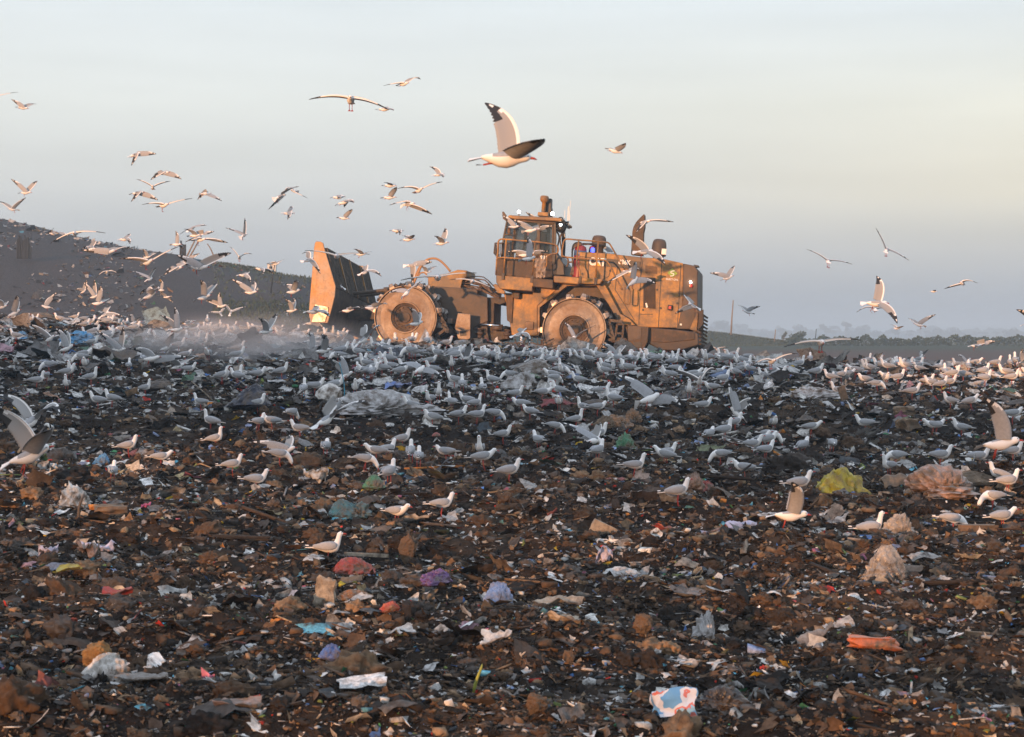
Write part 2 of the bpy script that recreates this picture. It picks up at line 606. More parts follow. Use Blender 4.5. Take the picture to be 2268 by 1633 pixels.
scatter(900, 10.6, 34, .052, [('crumple', 1.0)], wts=WHITW)
scatter(20230, 10.3, 27, .0125, [('sheet', .72), ('box', .20), ('stick', .08)], wts=WHITW)
scatter(142, 10.6, 34, .085, [('lump', 1.0)])
scatter(4284, 33, 70, .062, [('crumple', .74), ('lump', .20), ('stick', .06)])
m_lit = mat("loose_rubbish", (0, 0, 0), rough=.8, attr=True, noise=.25, nscale=30, bump=.25, bscale=60, spec=.10,
            dirt=(.045, .032, .024), dirt_amt=.32, dirt_scale=9.0)
litter = np_mesh("litter", np.concatenate(litV), [np.concatenate(litT), np.concatenate(litQ)], m_lit, np.concatenate(litC))
tag(litter, "countless scraps of plastic, paper, rag and clay clods spread over the whole landfill", "litter", kind="stuff")
litV = litT = litQ = litC = None
# ---------------------------------------------------------------- the landfill compactor
M_PAINT = mat("yellow_paint", (.45, .21, .028), rough=.5, noise=.18, nscale=2.5, dirt=(.12, .075, .042), dirt_amt=.54, dirt_scale=2.2, bump=.06, bscale=6, grime=.34)
M_PAINTD = mat("dirty_paint", (.20, .10, .03), rough=.7, noise=.2, nscale=3, dirt=(.065, .045, .03), dirt_amt=.66, dirt_scale=2.6, bump=.1, bscale=9, grime=.6)
M_GREY = mat("grey_paint", (.05, .04, .034), rough=.6, noise=.2, nscale=4, dirt=(.10, .065, .04), dirt_amt=.5, dirt_scale=3)
M_DARK = mat("grimy_steel", (.045, .038, .034), rough=.7, noise=.3, nscale=6, dirt=(.12, .09, .065), dirt_amt=.45, dirt_scale=5, bump=.2, bscale=18)
M_BLACK = mat("black_rubber", (.014, .014, .015), rough=.5)
M_DRUM = mat("worn_drum_steel", (.23, .20, .18), rough=.5, metal=.35, noise=.22, nscale=2.4, dirt=(.13, .085, .055), dirt_amt=.48, dirt_scale=1.7, bump=.15, bscale=14, grime=.4)
M_TIP = mat("polished_tip_steel", (.36, .34, .32), rough=.4, metal=.6, noise=.2, nscale=8, dirt=(.09, .06, .045), dirt_amt=.42, dirt_scale=7)
M_BLADE = mat("scuffed_blade_plate", (.27, .21, .17), rough=.5, metal=.2, noise=.15, nscale=2, dirt=(.34, .16, .035), dirt_amt=.42, dirt_scale=1.4, grime=.35, bump=.1, bscale=5)
M_GLASS = mat("tinted_glass", (.035, .05, .055), rough=.06, alpha=.42, spec=.7)
M_CHROME = mat("piston_chrome", (.7, .7, .72), rough=.2, metal=1)
M_RED = mat("tank_red", (.22, .018, .02), rough=.4, noise=.15)
M_BLUE = mat("tank_blue", (.05, .10, .24), rough=.4, noise=.15)
M_WHITE = mat("white_lettering", (.78, .76, .72), rough=.5)
M_BAND = mat("dark_decal", (.035, .030, .027), rough=.5, noise=.2)
M_TRI = mat("amber_decal", (.75, .36, .03), rough=.5)
M_LEAF = mat("green_decal", (.22, .34, .05), rough=.6, noise=.3, nscale=25)
M_LAMP = mat("lit_lamp", (1, 1, 1), emit=(.95, .98, 1.0), estr=14)
M_BEACON = mat("blue_beacon", (.05, .08, .9), emit=(.08, .12, 1.0), estr=2.2)
M_TAIL = mat("red_lens", (.5, .02, .02), rough=.3)
M_HOSE = mat("hydraulic_hose", (.02, .02, .02), rough=.55, dirt=(.2, .13, .08), dirt_amt=.5, dirt_scale=8)
M_ORHOSE = mat("tan_hose", (.36, .20, .09), rough=.6)
M_GRILLE = mat("louvre_dark", (.05, .035, .025), rough=.7)
M_VEST = mat("hi_vis_yellow", (.42, .60, .04), rough=.8)
M_ORANGE = mat("hi_vis_orange", (.75, .20, .03), rough=.8)
M_SKIN = mat("skin", (.42, .24, .17), rough=.6)
M_HELM = mat("dark_cap", (.05, .05, .07), rough=.7)

MD = 53.0
mo = at(1250, 778, MD)
MM = Matrix.Translation(mo) @ Matrix.Rotation(R(-9.5), 4, 'Z') @ Matrix.Rotation(R(5.0), 4, 'Y') @ Matrix.Rotation(R(-2.0), 4, 'X')
MMI = MM.inverted()
comp = bpy.data.objects.new("landfill_compactor", None)
COL.objects.link(comp)
comp.matrix_world = MM
tag(comp, "big dusty yellow landfill compactor with spiked steel wheels and a tall cab", "compactor")


def lp(crop, u, v, yp):
    """crop pixel -> (x, z) on the machine's own plane y = yp"""
    px, py = cp(crop, u, v)
    d = Vector(((px - W0 / 2) / F, 1.0, (HOR - py) / F))
    o = MMI @ Vector((0, 0, 0))
    dd = MMI.to_3x3() @ d
    t = (yp - o.y) / dd.y
    p = o + dd * t
    return (p.x, p.z)


class MB:
    def __init__(s):
        s.v, s.f = [], []

    def add(s, V, Fc):
        b = len(s.v)
        s.v += [tuple(p) for p in V]
        s.f += [tuple(i + b for i in f) for f in Fc]
        return s

    def prism(s, poly, y0, y1, tf=None):
        n = len(poly)
        V = [(x, y0, z) for x, z in poly] + [(x, y1, z) for x, z in poly]
        if tf:
            V = [tf(Vector(p)) for p in V]
        Fc = [tuple(range(n - 1, -1, -1)), tuple(range(n, 2 * n))]
        Fc += [(i, (i + 1) % n, (i + 1) % n + n, i + n) for i in range(n)]
        ar = sum(poly[i][0] * poly[(i + 1) % n][1] - poly[(i + 1) % n][0] * poly[i][1] for i in range(n))
        if (ar > 0) == (y1 > y0):
            Fc = [tuple(reversed(f)) for f in Fc]
        return s.add(V, Fc)

    def box(s, a, b):
        (x0, y0, z0), (x1, y1, z1) = a, b
        V = [(x, y, z) for x in (x0, x1) for y in (y0, y1) for z in (z0, z1)]
        return s.add(V, [(0, 1, 3, 2), (4, 6, 7, 5), (0, 4, 5, 1), (2, 3, 7, 6), (0, 2, 6, 4), (1, 5, 7, 3)])

    def beam(s, p, q, wd, hg=None):
        """square bar between two points"""
        p, q = Vector(p), Vector(q)
        hg = hg or wd
        d = (q - p).normalized()
        up = Vector((0, 1, 0)) if abs(d.y) < .9 else Vector((0, 0, 1))
        a_ = d.cross(up).normalized() * wd / 2
        b_ = d.cross(a_).normalized() * hg / 2
        V = [e + i * a_ + j * b_ for e in (p, q) for i, j in ((-1, -1), (1, -1), (1, 1), (-1, 1))]
        return s.add(V, [(3, 2, 1, 0), (4, 5, 6, 7), (0, 1, 5, 4), (1, 2, 6, 5), (2, 3, 7, 6), (3, 0, 4, 7)])

    def tube(s, pts, r, n=8, smooth=0):
        pts = [Vector(p) for p in pts]
        for _ in range(smooth):
            q = [pts[0]]
            for i in range(len(pts) - 1):
                q += [pts[i].lerp(pts[i + 1], .25), pts[i].lerp(pts[i + 1], .75)]
            pts = q + [pts[-1]]
        rr = r if isinstance(r, (list, tuple)) else None
        V, Fc = [], []
        pn = None
        for i, p in enumerate(pts):
            t = (pts[min(i + 1, len(pts) - 1)] - pts[max(i - 1, 0)]).normalized()
            if pn is None:
                pn = t.orthogonal().normalized()
            pn = (pn - t * pn.dot(t))
            pn = pn.normalized() if pn.length > 1e-6 else t.orthogonal().normalized()
            bn = t.cross(pn)
            ri = r if rr is None else rr[min(i, len(rr) - 1)]
            for k in range(n):
                a_ = 2 * math.pi * k / n
                V.append(p + (pn * math.cos(a_) + bn * math.sin(a_)) * ri)
        for i in range(len(pts) - 1):
            for k in range(n):
                Fc.append((i * n + k, i * n + (k + 1) % n, (i + 1) * n + (k + 1) % n, (i + 1) * n + k))
        Fc.append(tuple(range(n - 1, -1, -1)))
        Fc.append(tuple(range((len(pts) - 1) * n, len(pts) * n)))
        return s.add(V, Fc)

    def lathe(s, c, prof, axis='z', n=32):
        """prof: (radius, height) pairs about the axis through c"""
        c = Vector(c)
        V, Fc = [], []
        for r_, h in prof:
            for k in range(n):
                a_ = 2 * math.pi * k / n
                if axis == 'z':
                    V.append(c + Vector((r_ * math.cos(a_), r_ * math.sin(a_), h)))
                else:
                    V.append(c + Vector((r_ * math.cos(a_), h, r_ * math.sin(a_))))
        m = len(prof)
        for i in range(m - 1):
            for k in range(n):
                q = (i * n + k, i * n + (k + 1) % n, (i + 1) * n + (k + 1) % n, (i + 1) * n + k)
                Fc.append(q if axis == 'z' else tuple(reversed(q)))
        return s.add(V, Fc)

    def build(s, name, m, parent=None, bevel=0, smooth=False, mi=None):
        o = mesh_obj(name, s.v, s.f, m, parent, mi, smooth)
        if bevel:
            b = o.modifiers.new("bevel", 'BEVEL')
            b.width = bevel
            b.segments = 2
            b.limit_method = 'ANGLE'
            b.angle_limit = R(35)
        return o


def poly(crop, pts, yp):
    return [lp(crop, u, v, yp) for u, v in pts]


def plate(name, crop, pts, y0, y1, m, parent=comp, bevel=.012):
    return MB().prism(poly(crop, pts, y0), y0, y1).build(name, m, parent, bevel)


def rail(crop, pts, yp):
    return [(lambda q: Vector((q[0], yp, q[1])))(lp(crop, u, v, yp)) for u, v in pts]


# wheels ------------------------------------------------------------
def wheel(cx, cz, r, side, near, seed):
    """steel drum with cleats; side -1 is the one turned to the camera"""
    yo, yi = (side * 1.86, side * 0.78)
    rnd = random.Random(seed)
    b = MB()
    b.lathe((cx, 0, cz), [(r - .03, yo), (r - .006, yo), (r, yo - side * .03), (r - .012, yo - side * .05), (r - .012, yi), (r * .3, yi)], 'y', 72)
    wh = b.build("wheel", M_DRUM, comp, smooth=False)
    d = MB()
    d.lathe((cx, 0, cz), [(r - .045, yo), (r - .05, yo - side * .035), (r * .80, yo - side * .05), (r * .50, yo - side * .03),
                          (r * .487, yo - side * -.012), (r * .455, yo - side * -.012), (r * .445, yo - side * .05)], 'y', 96)
    d.build("side_disc", M_DRUM, wh, smooth=False)
    h = MB()
    h.lathe((cx, 0, cz), [(r * .45, yo - side * .045), (r * .38, yo - side * .055), (r * .37, yo - side * .09), (r * .26, yo - side * .09),
                          (r * .25, yo - side * .05), (r * .16, yo - side * .045), (r * .15, yo - side * .0), (0.001, yo + side * .0)], 'y', 56)
    for k in range(32):
        a_ = 2 * math.pi * k / 32
        h.lathe((cx + math.cos(a_) * r * .415, 0, cz + math.sin(a_) * r * .415),
                [(.016, yo - side * .06), (.016, yo - side * .022), (.001, yo - side * .02)], 'y', 6)
    for k in range(16):
        a_ = 2 * math.pi * k / 16
        h.lathe((cx + math.cos(a_) * r * .315, 0, cz + math.sin(a_) * r * .315),
                [(.02, yo - side * .10), (.02, yo - side * .055), (.001, yo - side * .052)], 'y', 6)
    h.build("hub", M_PAINTD, wh, smooth=False)
    nt_ = 7
    for row in range(5):
        yy = yo - side * (.13 + row * .21)
        for k in range(nt_):
            a_ = 2 * math.pi * (k + (row % 2) * .5 + rnd.uniform(-.02, .02)) / nt_ + seed
            ca, sa = math.cos(a_), math.sin(a_)
            hb, ht, hh = .085, .048, .145 * rnd.uniform(.85, 1.05)

            def P(rad, tan, ax):
                return (cx + ca * rad - sa * tan, yy + ax, cz + sa * rad + ca * tan)
            V = [P(r - .03, i * hb, j * .075) for i, j in ((-1, -1), (1, -1), (1, 1), (-1, 1))]
            V += [P(r + hh * .35, i * hb * .86, j * .068) for i, j in ((-1, -1), (1, -1), (1, 1), (-1, 1))]
            V += [P(r + hh, i * ht, j * .045) for i, j in ((-1, -1), (1, -1), (1, 1), (-1, 1))]
            Fc = [(8, 9, 10, 11)]
            for L in (0, 4):
                for q in range(4):
                    Fc.append((L + q, L + (q + 1) % 4, L + 4 + (q + 1) % 4, L + 4 + q))
            t = MB().add(V, Fc)
            t.build("cleat", M_TIP, wh, bevel=.008 if near else 0)
    # rubbish caught between the cleats
    for k in range(22 if near else 6):
        g = MB()
        a_ = rnd.uniform(0, 6.28)
        yy = yo - side * rnd.uniform(.1, 1.0)
        pts = [(cx + math.cos(a_ + q * .05) * (r + .03 + rnd.uniform(0, .06)), yy + rnd.uniform(-.06, .06), cz + math.sin(a_ + q * .05) * (r + .03 + rnd.uniform(0, .06))) for q in range(4)]
        g.tube(pts, [.03, .06, .05, .015], 6)
        g.build("caked_dirt", M_DARK, wh)
    return wh


fx, fz = lp('c1', 1051, 1126, -1.86)
rx, rz = lp('c2', 845, 1230, -1.86)
rfr = (lp('c1', 1310, 1126, -1.86)[0] - lp('c1', 793, 1126, -1.86)[0]) / 2
rre = (lp('c2', 1110, 1230, -1.86)[0] - lp('c2', 580, 1230, -1.86)[0]) / 2
wheel(fx, fz, rfr, -1, True, 3)
wheel(fx, fz, rfr, 1, False, 4)
wheel(rx, rz, rre, -1, True, 5)
wheel(rx, rz, rre, 1, False, 6)
ax = MB()
ax.lathe((fx, 0, fz), [(.30, -1.2), (.30, 1.2)], 'y', 24)
ax.lathe((rx, 0, rz), [(.30, -1.2), (.30, 1.2)], 'y', 24)
ax.build("axle", M_DARK, comp)

# blade -------------------------------------------------------------
YB0, YB1 = -2.45, 2.45


def btilt(p):
    return Vector((p.x, p.y, p.z - (p.y - YB0) * math.tan(R(3.4))))


endp = poly('c1', [(322, 503), (358, 505), (378, 518), (384, 545), (430, 700), (480, 873), (474, 950), (447, 1060), (415, 1172), (275, 1172), (262, 1110), (262, 1050), (283, 800), (303, 560), (310, 515)], YB0)
bl = MB().prism(endp, YB0, YB0 + .06, btilt)
blade = bl.build("blade", M_BLADE, comp, .01)
MB().prism(endp, YB1 - .06, YB1, btilt).build("end_plate", M_BLADE, blade, .01)
MB().prism(poly('c1', [(312, 1018), (425, 1042), (420, 1082), (395, 1165), (285, 1165), (300, 1100)], YB0), YB0 - .03, YB0, btilt).build("wear_plate", M_TIP, blade, .008)
mbp = poly('c1', [(474, 885), (466, 955), (442, 1060), (412, 1160), (330, 1160), (372, 1040), (400, 900)], YB0)
MB().prism(mbp, YB0 + .06, YB1 - .06, btilt).build("mouldboard", M_DARK, blade, .02)
st = MB()
ribs = MB()
pa, pb = lp('c1', 384, 556, YB0), lp('c1', 462, 885, YB0)
dx, dz = pb[0] - pa[0], pb[1] - pa[1]
ln = math.hypot(dx, dz)
nx, nz_ = -dz / ln * .07, dx / ln * .07
ns = 58
for k in range(ns + 1):
    y = YB0 + .1 + (YB1 - YB0 - .2) * k / ns
    big = k in (14, 29, 44)
    wd = .045 if big else .022
    dd = 1.35 if big else 1.0
    tgt = MB() if big else st
    tgt.prism([(pa[0], pa[1]), (pb[0], pb[1]), (pb[0] - nx * dd * -1, pb[1] - nz_ * dd * -1), (pa[0] + nx * dd, pa[1] + nz_ * dd)], y, y + wd, btilt)
    if big:
        tgt.build("rack_post", M_PAINT, blade)
for f_ in (0.0, .34, .68, .985):
    x0, z0 = pa[0] + dx * f_, pa[1] + dz * f_
    st.prism([(x0, z0), (x0 + dx / ln * .05, z0 + dz / ln * .05), (x0 + dx / ln * .05 + nx * .5, z0 + dz / ln * .05 + nz_ * .5), (x0 + nx * .5, z0 + nz_ * .5)], YB0 + .06, YB1 - .06, btilt)
st.build("trash_rack", M_DARK, blade)
# thin backing of the rack (screen plate between the bars)
MB().prism([(pa[0] - .03, pa[1]), (pb[0] - .03, pb[1]), (pb[0] - .045, pb[1]), (pa[0] - .045, pa[1])], YB0 + .06, YB1 - .06, btilt).build("rack_screen", M_BAND, blade)
arm = MB()
for y in (-.62, .62):
    a0 = lp('c1', 470, 1090, -1.0)
    a1 = lp('c1', 1000, 1090, -1.0)
    arm.prism([(a0[0], a0[1] + .10), (a1[0], a1[1] + .16), (a1[0], a1[1] - .16), (a0[0], a0[1] - .14)], y, y + .18)
arm.build("push_arm", M_DARK, comp, .01)
cyl = MB()
for y in (-.45, .45):
    p0, p1 = lp('c1', 500, 930, -1.0), lp('c1', 1180, 860, -1.0)
    cyl.tube([(p0[0], y, p0[1]), (p1[0], y, p1[1])], .05, 12)
    q = (p0[0] * .5 + p1[0] * .5, y, p0[1] * .5 + p1[1] * .5)
    cyl.tube([q, (p1[0], y, p1[1])], .085, 12)
cyl.build("lift_cylinder", M_DARK, comp)

# front frame -------------------------------------------------------
plate("front_cover", 'c1', [(1235, 880), (1236, 800), (1252, 782), (1375, 772), (1462, 742), (1480, 735), (1555, 742), (1556, 792), (1518, 822), (1505, 880), (1510, 890)], -.62, .62, M_PAINT, bevel=.03)
plate("front_frame", 'c1', [(1160, 895), (1300, 872), (1530, 885), (1612, 893), (1640, 905), (1645, 940), (1725, 962), (1727, 1160), (1640, 1190), (1590, 1230), (1480, 1240), (1330, 1250), (1180, 1200)], -.74, .74, M_GREY, bevel=.02)
plate("frame_underside", 'c1', [(1330, 1150), (1720, 1150), (1725, 1250), (1740, 1330), (1330, 1330)], -.70, .70, M_DARK)
f2 = MB()
f2.prism(poly('c1', [(1480, 1090), (1585, 1100), (1582, 1300), (1560, 1308), (1482, 1300), (1455, 1210)], -1.25), -1.25, -1.2)
f2.build("step_plate", M_DRUM, comp, .01)
plate("step_opening", 'c1', [(1495, 1238), (1548, 1240), (1552, 1275), (1500, 1280)], -1.262, -1.248, M_BLACK, bevel=0)
plate("frame_bracket", 'c1', [(1395, 1135), (1435, 1137), (1434, 1177), (1393, 1175)], -1.22, -.74, M_DRUM)
# cleaner bars behind the front wheel and the rear one
for crop, segs in (('c1', [((1240, 880), (1420, 1240)), ((1330, 1280), (1412, 1215)), ((1300, 1120), (1400, 1180))]),
                   ('c2', [((1120, 1080), (1180, 1300)), ((1130, 1310), (1280, 1330)), ((1110, 1150), (1250, 1165))])):
    cb = MB()
    for (a_, b_) in segs:
        for y in (-1.6, -1.0):
            p, q = lp(crop, *a_, -1.3), lp(crop, *b_, -1.3)
            cb.beam((p[0], y, p[1]), (q[0], y, q[1]), .07, .10)
    p = lp(crop, *segs[0][1], -1.3)
    cb.beam((p[0], -1.75, p[1]), (p[0], -.6, p[1]), .10)
    for k in range(9):
        y = -1.72 + k * .12
        cb.beam((p[0] - .02, y, p[1] + .02), (p[0] - .13, y, p[1] + .09), .05, .07)
    cb.build("cleaner_bar", M_DARK, comp)
# hose guard arcs over the front frame
hs = MB()
hs.tube(rail('c1', [(1120, 850), (1165, 740), (1195, 680), (1235, 648), (1290, 640), (1335, 658), (1385, 705), (1420, 750)], -.3), .030, 8, 1)
hs.tube(rail('c1', [(1108, 850), (1150, 745), (1180, 690), (1215, 660), (1250, 650)], -.15), .026, 8, 1)
hs.tube(rail('c1', [(1235, 800), (1222, 770), (1200, 755), (1170, 765), (1150, 800)], -.3), .022, 8, 1)
hs.build("lift_hose", M_ORHOSE, comp, smooth=True)
hh = MB()
rnd = random.Random(5)
for k in range(16):
    y = -.6 + k * .075
    u0, v0 = 1520 + rnd.uniform(-15, 40), 800 + rnd.uniform(-10, 70)
    u1, v1 = 1800 + rnd.uniform(-30, 40), 930 + rnd.uniform(-25, 40)
    um, vm_ = (u0 + u1) / 2 + rnd.uniform(-30, 30), (v0 + v1) / 2 - rnd.uniform(10, 60)
    hh.tube(rail('c1', [(u0, v0), (um - 60, vm_ - 10), (um, vm_), (u1 - 40, v1 - 12), (u1, v1)], y), rnd.uniform(.014, .026), 7, 1)
for k in range(7):
    y = -.4 + k * .12
    hh.tube(rail('c1', [(1650 + k * 9, 900), (1660 + k * 14, 860 - k * 3), (1720, 850 + k * 8), (1760 + k * 6, 940)], y), .018, 7, 1)
hh.build("hose_bundle", M_HOSE, comp, smooth=True)
# articulation hitch
hit_ = MB()
hit_.prism(poly('c1', [(1722, 962), (1870, 958), (1870, 1005), (1830, 1020), (1780, 1010), (1775, 1178), (1722, 1178)], -.55), -.55, .55)
hit_.prism(poly('c1', [(1722, 1200), (1880, 1195), (1880, 1300), (1722, 1330)], -.55), -.55, .55)
hit_.build("articulation_hitch", M_DARK, comp, .015)
sc_ = MB()
sc_.tube(rail('c1', [(1665, 1185), (1850, 1195)], -.80), .035, 12)
sc_.build("steering_piston", M_CHROME, comp, smooth=True)
sb = MB()
sb.tube(rail('c1', [(1845, 1215), (1760, 1212)], -.80), .07, 12)
for (u, v) in ((1660, 1255), (1885, 1265)):
    x, z = lp('c1', u, v, -.8)
    pv_ = MB()
    pv_.lathe((x, -.8, z), [(.001, .13), (.10, .13), (.10, .10), (.06, .09), (.06, .04), (.11, .03), (.11, -.03), (.07, -.04), (.07, -.1), (.1, -.12), (.001, -.12)], 'z', 20)
    pv_.build("hitch_pin", M_GREY, comp, smooth=True)
sb.build("steering_cylinder", M_GREY, comp, smooth=True)

# rear frame --------------------------------------------------------
YS = -.98
plate("rear_frame", 'c2', [(268, 925), (505, 935), (505, 875), (672, 888), (765, 848), (545, 1030), (545, 1278), (335, 1270), (300, 1060)], YS, -YS, M_PAINT, bevel=.015)
plate("frame_gusset", 'c2', [(285, 932), (350, 935), (335, 1175), (295, 1150)], YS - .05, YS, M_PAINTD)
lk = plate("lock_bracket", 'c2', [(345, 922), (398, 925), (396, 968), (384, 975), (360, 972), (346, 960)], -1.16, -1.0, M_PAINTD)
plate("bracket_slot", 'c2', [(357, 935), (388, 937), (386, 950), (359, 948)], -1.172, -1.158, M_BLACK, lk, 0)
pp = plate("hatch_plate", 'c2', [(448, 1160), (512, 1162), (516, 1172), (510, 1228), (446, 1226), (442, 1175)], YS - .03, YS, M_DRUM)
plate("wheel_arch", 'c2', [(765, 848), (1040, 850), (1075, 815), (1225, 1095), (1300, 1140), (1345, 1190), (1290, 1190), (1215, 1180), (1150, 1060), (1030, 868), (790, 868), (565, 1045), (562, 1278), (545, 1278), (545, 1030)], -1.12, -.9, M_PAINT, bevel=.012)
plate("inner_frame", 'c2', [(560, 860), (1040, 855), (1230, 1100), (1290, 1190), (1290, 1300), (560, 1290)], -.72, .72, M_GREY)
# cab platform and fender decks
plate("cab_platform", 'c2', [(205, 778), (505, 803), (672, 818), (672, 890), (505, 872), (503, 912), (238, 893), (208, 840)], -1.45, 1.45, M_PAINT, bevel=.02)
plate("platform_skirt", 'c2', [(506, 806), (672, 818), (670, 890), (507, 872)], -1.475, -1.45, M_PAINTD)
plate("fender_box", 'c2', [(676, 782), (880, 798), (890, 812), (880, 858), (850, 855), (677, 840)], -1.50, 1.50, M_PAINT, bevel=.03)
plate("fender_deck", 'c2', [(885, 800), (1070, 812), (1078, 822), (1055, 853), (885, 850)], -1.46, 1.46, M_PAINT, bevel=.012)
plate("mounting_arm", 'c2', [(178, 858), (205, 850), (280, 915), (270, 935), (215, 925)], -1.40, -1.30, M_PAINT)
# engine hood
YH = -.93
hood = plate("engine_hood", 'c2', [(888, 588), (1100, 600), (1385, 632), (1560, 645), (1592, 650), (1736, 682), (1740, 700), (1735, 1215), (1490, 1208), (1330, 1205), (1190, 1100), (1030, 822), (886, 802)], YH, -YH, M_PAINT, bevel=.02)
plate("decal_band", 'c2', [(968, 633), (1388, 672), (1380, 735), (970, 697)], YH - .022, YH - .004, M_BAND, hood, 0)
lv = MB()
for k in range(13):
    u = 1418 + k * 7.4
    lv.prism(poly('c2', [(u, 800 + k * 1.2), (u + 3.4, 800 + k * 1.2), (u + 3.4, 1040 + k * 1.5), (u, 1040 + k * 1.5)], YH), YH - .025, YH - .004)
lv.build("side_louvre", M_PAINTD, hood)
plate("louvre_recess", 'c2', [(1412, 795), (1512, 802), (1512, 1056), (1412, 1046)], YH - .007, YH - .003, M_GRILLE, hood, 0)
lv = MB()
for k in range(11):
    u = 1430 + k * 9
    lv.prism(poly('c2', [(u, 700 + k), (u + 4, 700 + k), (u + 4, 760 + k), (u, 760 + k)], YH), YH - .012, YH - .003)
lv.build("upper_louvre", M_GRILLE, hood)
seams = MB()
for pts in ([(968, 640), (958, 800)], [(1165, 655), (1130, 790)], [(1205, 658), (1182, 900)], [(1395, 640), (1375, 1190)], [(1408, 650), (1395, 780)],
            [(1565, 648), (1535, 1210)], [(1720, 690), (1690, 1222)], [(892, 628), (1385, 672)], [(1130, 790), (1075, 818)], [(1385, 1100), (1490, 1100)],
            [(1182, 900), (1340, 1150)]):
    p = rail('c2', pts, YH - .003)
    seams.beam(p[0], p[1], .018, .012)
seams.build("panel_seam", M_BLACK, hood)
lt = MB()
for (u, v) in ((1140, 745), (912, 770), (1525, 900), (1690, 1010), (1555, 1050), (1410, 1065), (1720, 1170)):
    x, z = lp('c2', u, v, YH)
    lt.lathe((x, YH, z), [(.028, 0), (.028, -.02), (.001, -.022)], 'y', 12)
lt.build("latch", M_BLACK, hood)
plate("radiator_guard", 'c2', [(1738, 684), (1830, 702), (1858, 745), (1856, 1080), (1838, 1225), (1690, 1222), (1736, 980)], YH - .03, -YH + .03, M_GREY, bevel=.02)
rg = MB()
x0, z0 = lp('c2', 1862, 760, 0)
x1, z1 = lp('c2', 1856, 1070, 0)
for k in range(26):
    t_ = k / 25
    xx, zz = x0 + (x1 - x0) * t_, z0 + (z1 - z0) * t_
    rg.box((xx - .10, -.88, zz - .012), (xx + .045, .88, zz + .02))
rg.build("rear_grille", M_DARK, comp)
plate("lamp_hood", 'c2', [(1825, 693), (1865, 700), (1868, 712), (1840, 716), (1828, 708)], -.9, -.6, M_BLACK)
x, z = lp('c2', 1800, 838, YH)
MB().lathe((x, YH - .03, z), [(.03, 0), (.03, -.05), (.001, -.055)], 'y', 12).build("work_lamp", M_LAMP, comp)
x, z = lp('c2', 1803, 868, YH)
MB().lathe((x, YH - .03, z), [(.045, 0), (.045, -.06), (.001, -.065)], 'y', 12).build("tail_lamp", M_TAIL, comp)
x, z = lp('c2', 1632, 1047, YH)
eb = MB().box((x - .06, YH - .08, z - .07), (x + .06, YH, z + .07)).build("isolator_box", M_BLACK, comp, .015)
MB().box((x - .035, YH - .1, z - .04), (x + .035, YH - .08, z + .04)).build("isolator_knob", M_TAIL, eb, .01)
plate("warning_label", 'c2', [(1428, 1010), (1440, 1006), (1450, 1042), (1436, 1048)], YH - .035, YH - .027, M_WHITE, hood, 0)
plate("small_label", 'c2', [(1712, 1176), (1728, 1178), (1727, 1192), (1711, 1190)], YH - .04, YH - .032, M_WHITE, hood, 0)
# rear counterweight, step boxes
cw = plate("counterweight", 'c2', [(1455, 1208), (1700, 1228), (1836, 1245), (1862, 1262), (1866, 1352), (1700, 1400), (1560, 1395), (1448, 1340)], -1.35, 1.35, M_GREY, bevel=.03)
plate("counterweight_face", 'c2', [(1470, 1212), (1830, 1248), (1835, 1308), (1600, 1332), (1480, 1325)], -1.375, -1.35, M_PAINTD, cw)
sbx = plate("step_box", 'c2', [(1283, 1188), (1456, 1206), (1446, 1330), (1412, 1390), (1402, 1396), (1318, 1390), (1304, 1378), (1300, 1330), (1284, 1322)], -1.55, -.95, M_PAINTD, bevel=.015)
plate("step_window", 'c2', [(1336, 1330), (1400, 1330), (1396, 1372), (1340, 1370)], -1.562, -1.548, M_BLACK, sbx, 0)
plate("step_face", 'c2', [(1286, 1195), (1395, 1206), (1393, 1300), (1288, 1318)], -1.565, -1.552, M_GREY, sbx, 0)
plate("belly_pan", 'c2', [(1110, 1200), (1300, 1200), (1300, 1390), (1130, 1370)], -.8, .8, M_DARK)
ld = MB()
for pts in ([(1198, 1180), (1182, 1300)], [(1250, 1182), (1240, 1300)], [(1198, 1182), (1250, 1182)], [(1182, 1295), (1272, 1305)], [(1190, 1255), (1246, 1258)],
            [(1150, 1320), (1290, 1335)], [(1165, 1300), (1160, 1330)], [(1272, 1305), (1275, 1335)]):
    p = rail('c2', pts, -1.6)
    ld.beam(p[0], p[1], .05, .05)
for pts in ([(1150, 1320), (1290, 1335)], [(1182, 1297), (1272, 1305)]):
    p = rail('c2', pts, -1.6)
    ld.beam(p[0] + Vector((0, .15, 0)), p[1] + Vector((0, .15, 0)), .04, .3)
ld.build("boarding_ladder", M_PAINTD, comp)
# striker bars at the back
sk = MB()
for k in range(9):
    y = -1.25 + k * .31
    p = rail('c2', [(1872, 1075), (1862, 1350)], 0)
    sk.beam(Vector((p[0].x, y, p[0].z - rnd.uniform(0, .1))), Vector((p[1].x - .02, y, p[1].z)), .09, .07)
    for j in range(9):
        t_ = (j + .5) / 9
        q = p[0].lerp(p[1], t_)
        sk.beam(Vector((q.x, y, q.z)), Vector((q.x + .15, y + rnd.uniform(-.02, .02), q.z - .07)), .05, .06)
sk.build("rear_striker_bar", M_PAINTD, comp)
plate("striker_bracket", 'c2', [(1790, 1225), (1850, 1090), (1862, 1095), (1850, 1240)], -1.3, -1.2, M_PAINT)
plate("striker_post", 'c2', [(1868, 1078), (1905, 1060), (1902, 1180), (1860, 1235)], -1.36, -1.28, M_PAINTD)

# stacks on the hood
xs = poly('c2', [(1310, 612), (1322, 420), (1330, 385), (1352, 345), (1385, 308), (1418, 277), (1424, 292), (1424, 385), (1414, 430), (1408, 622)], -.12)
MB().prism(xs, -.12, .16).build("exhaust_scoop", M_PAINTD, comp, .02)


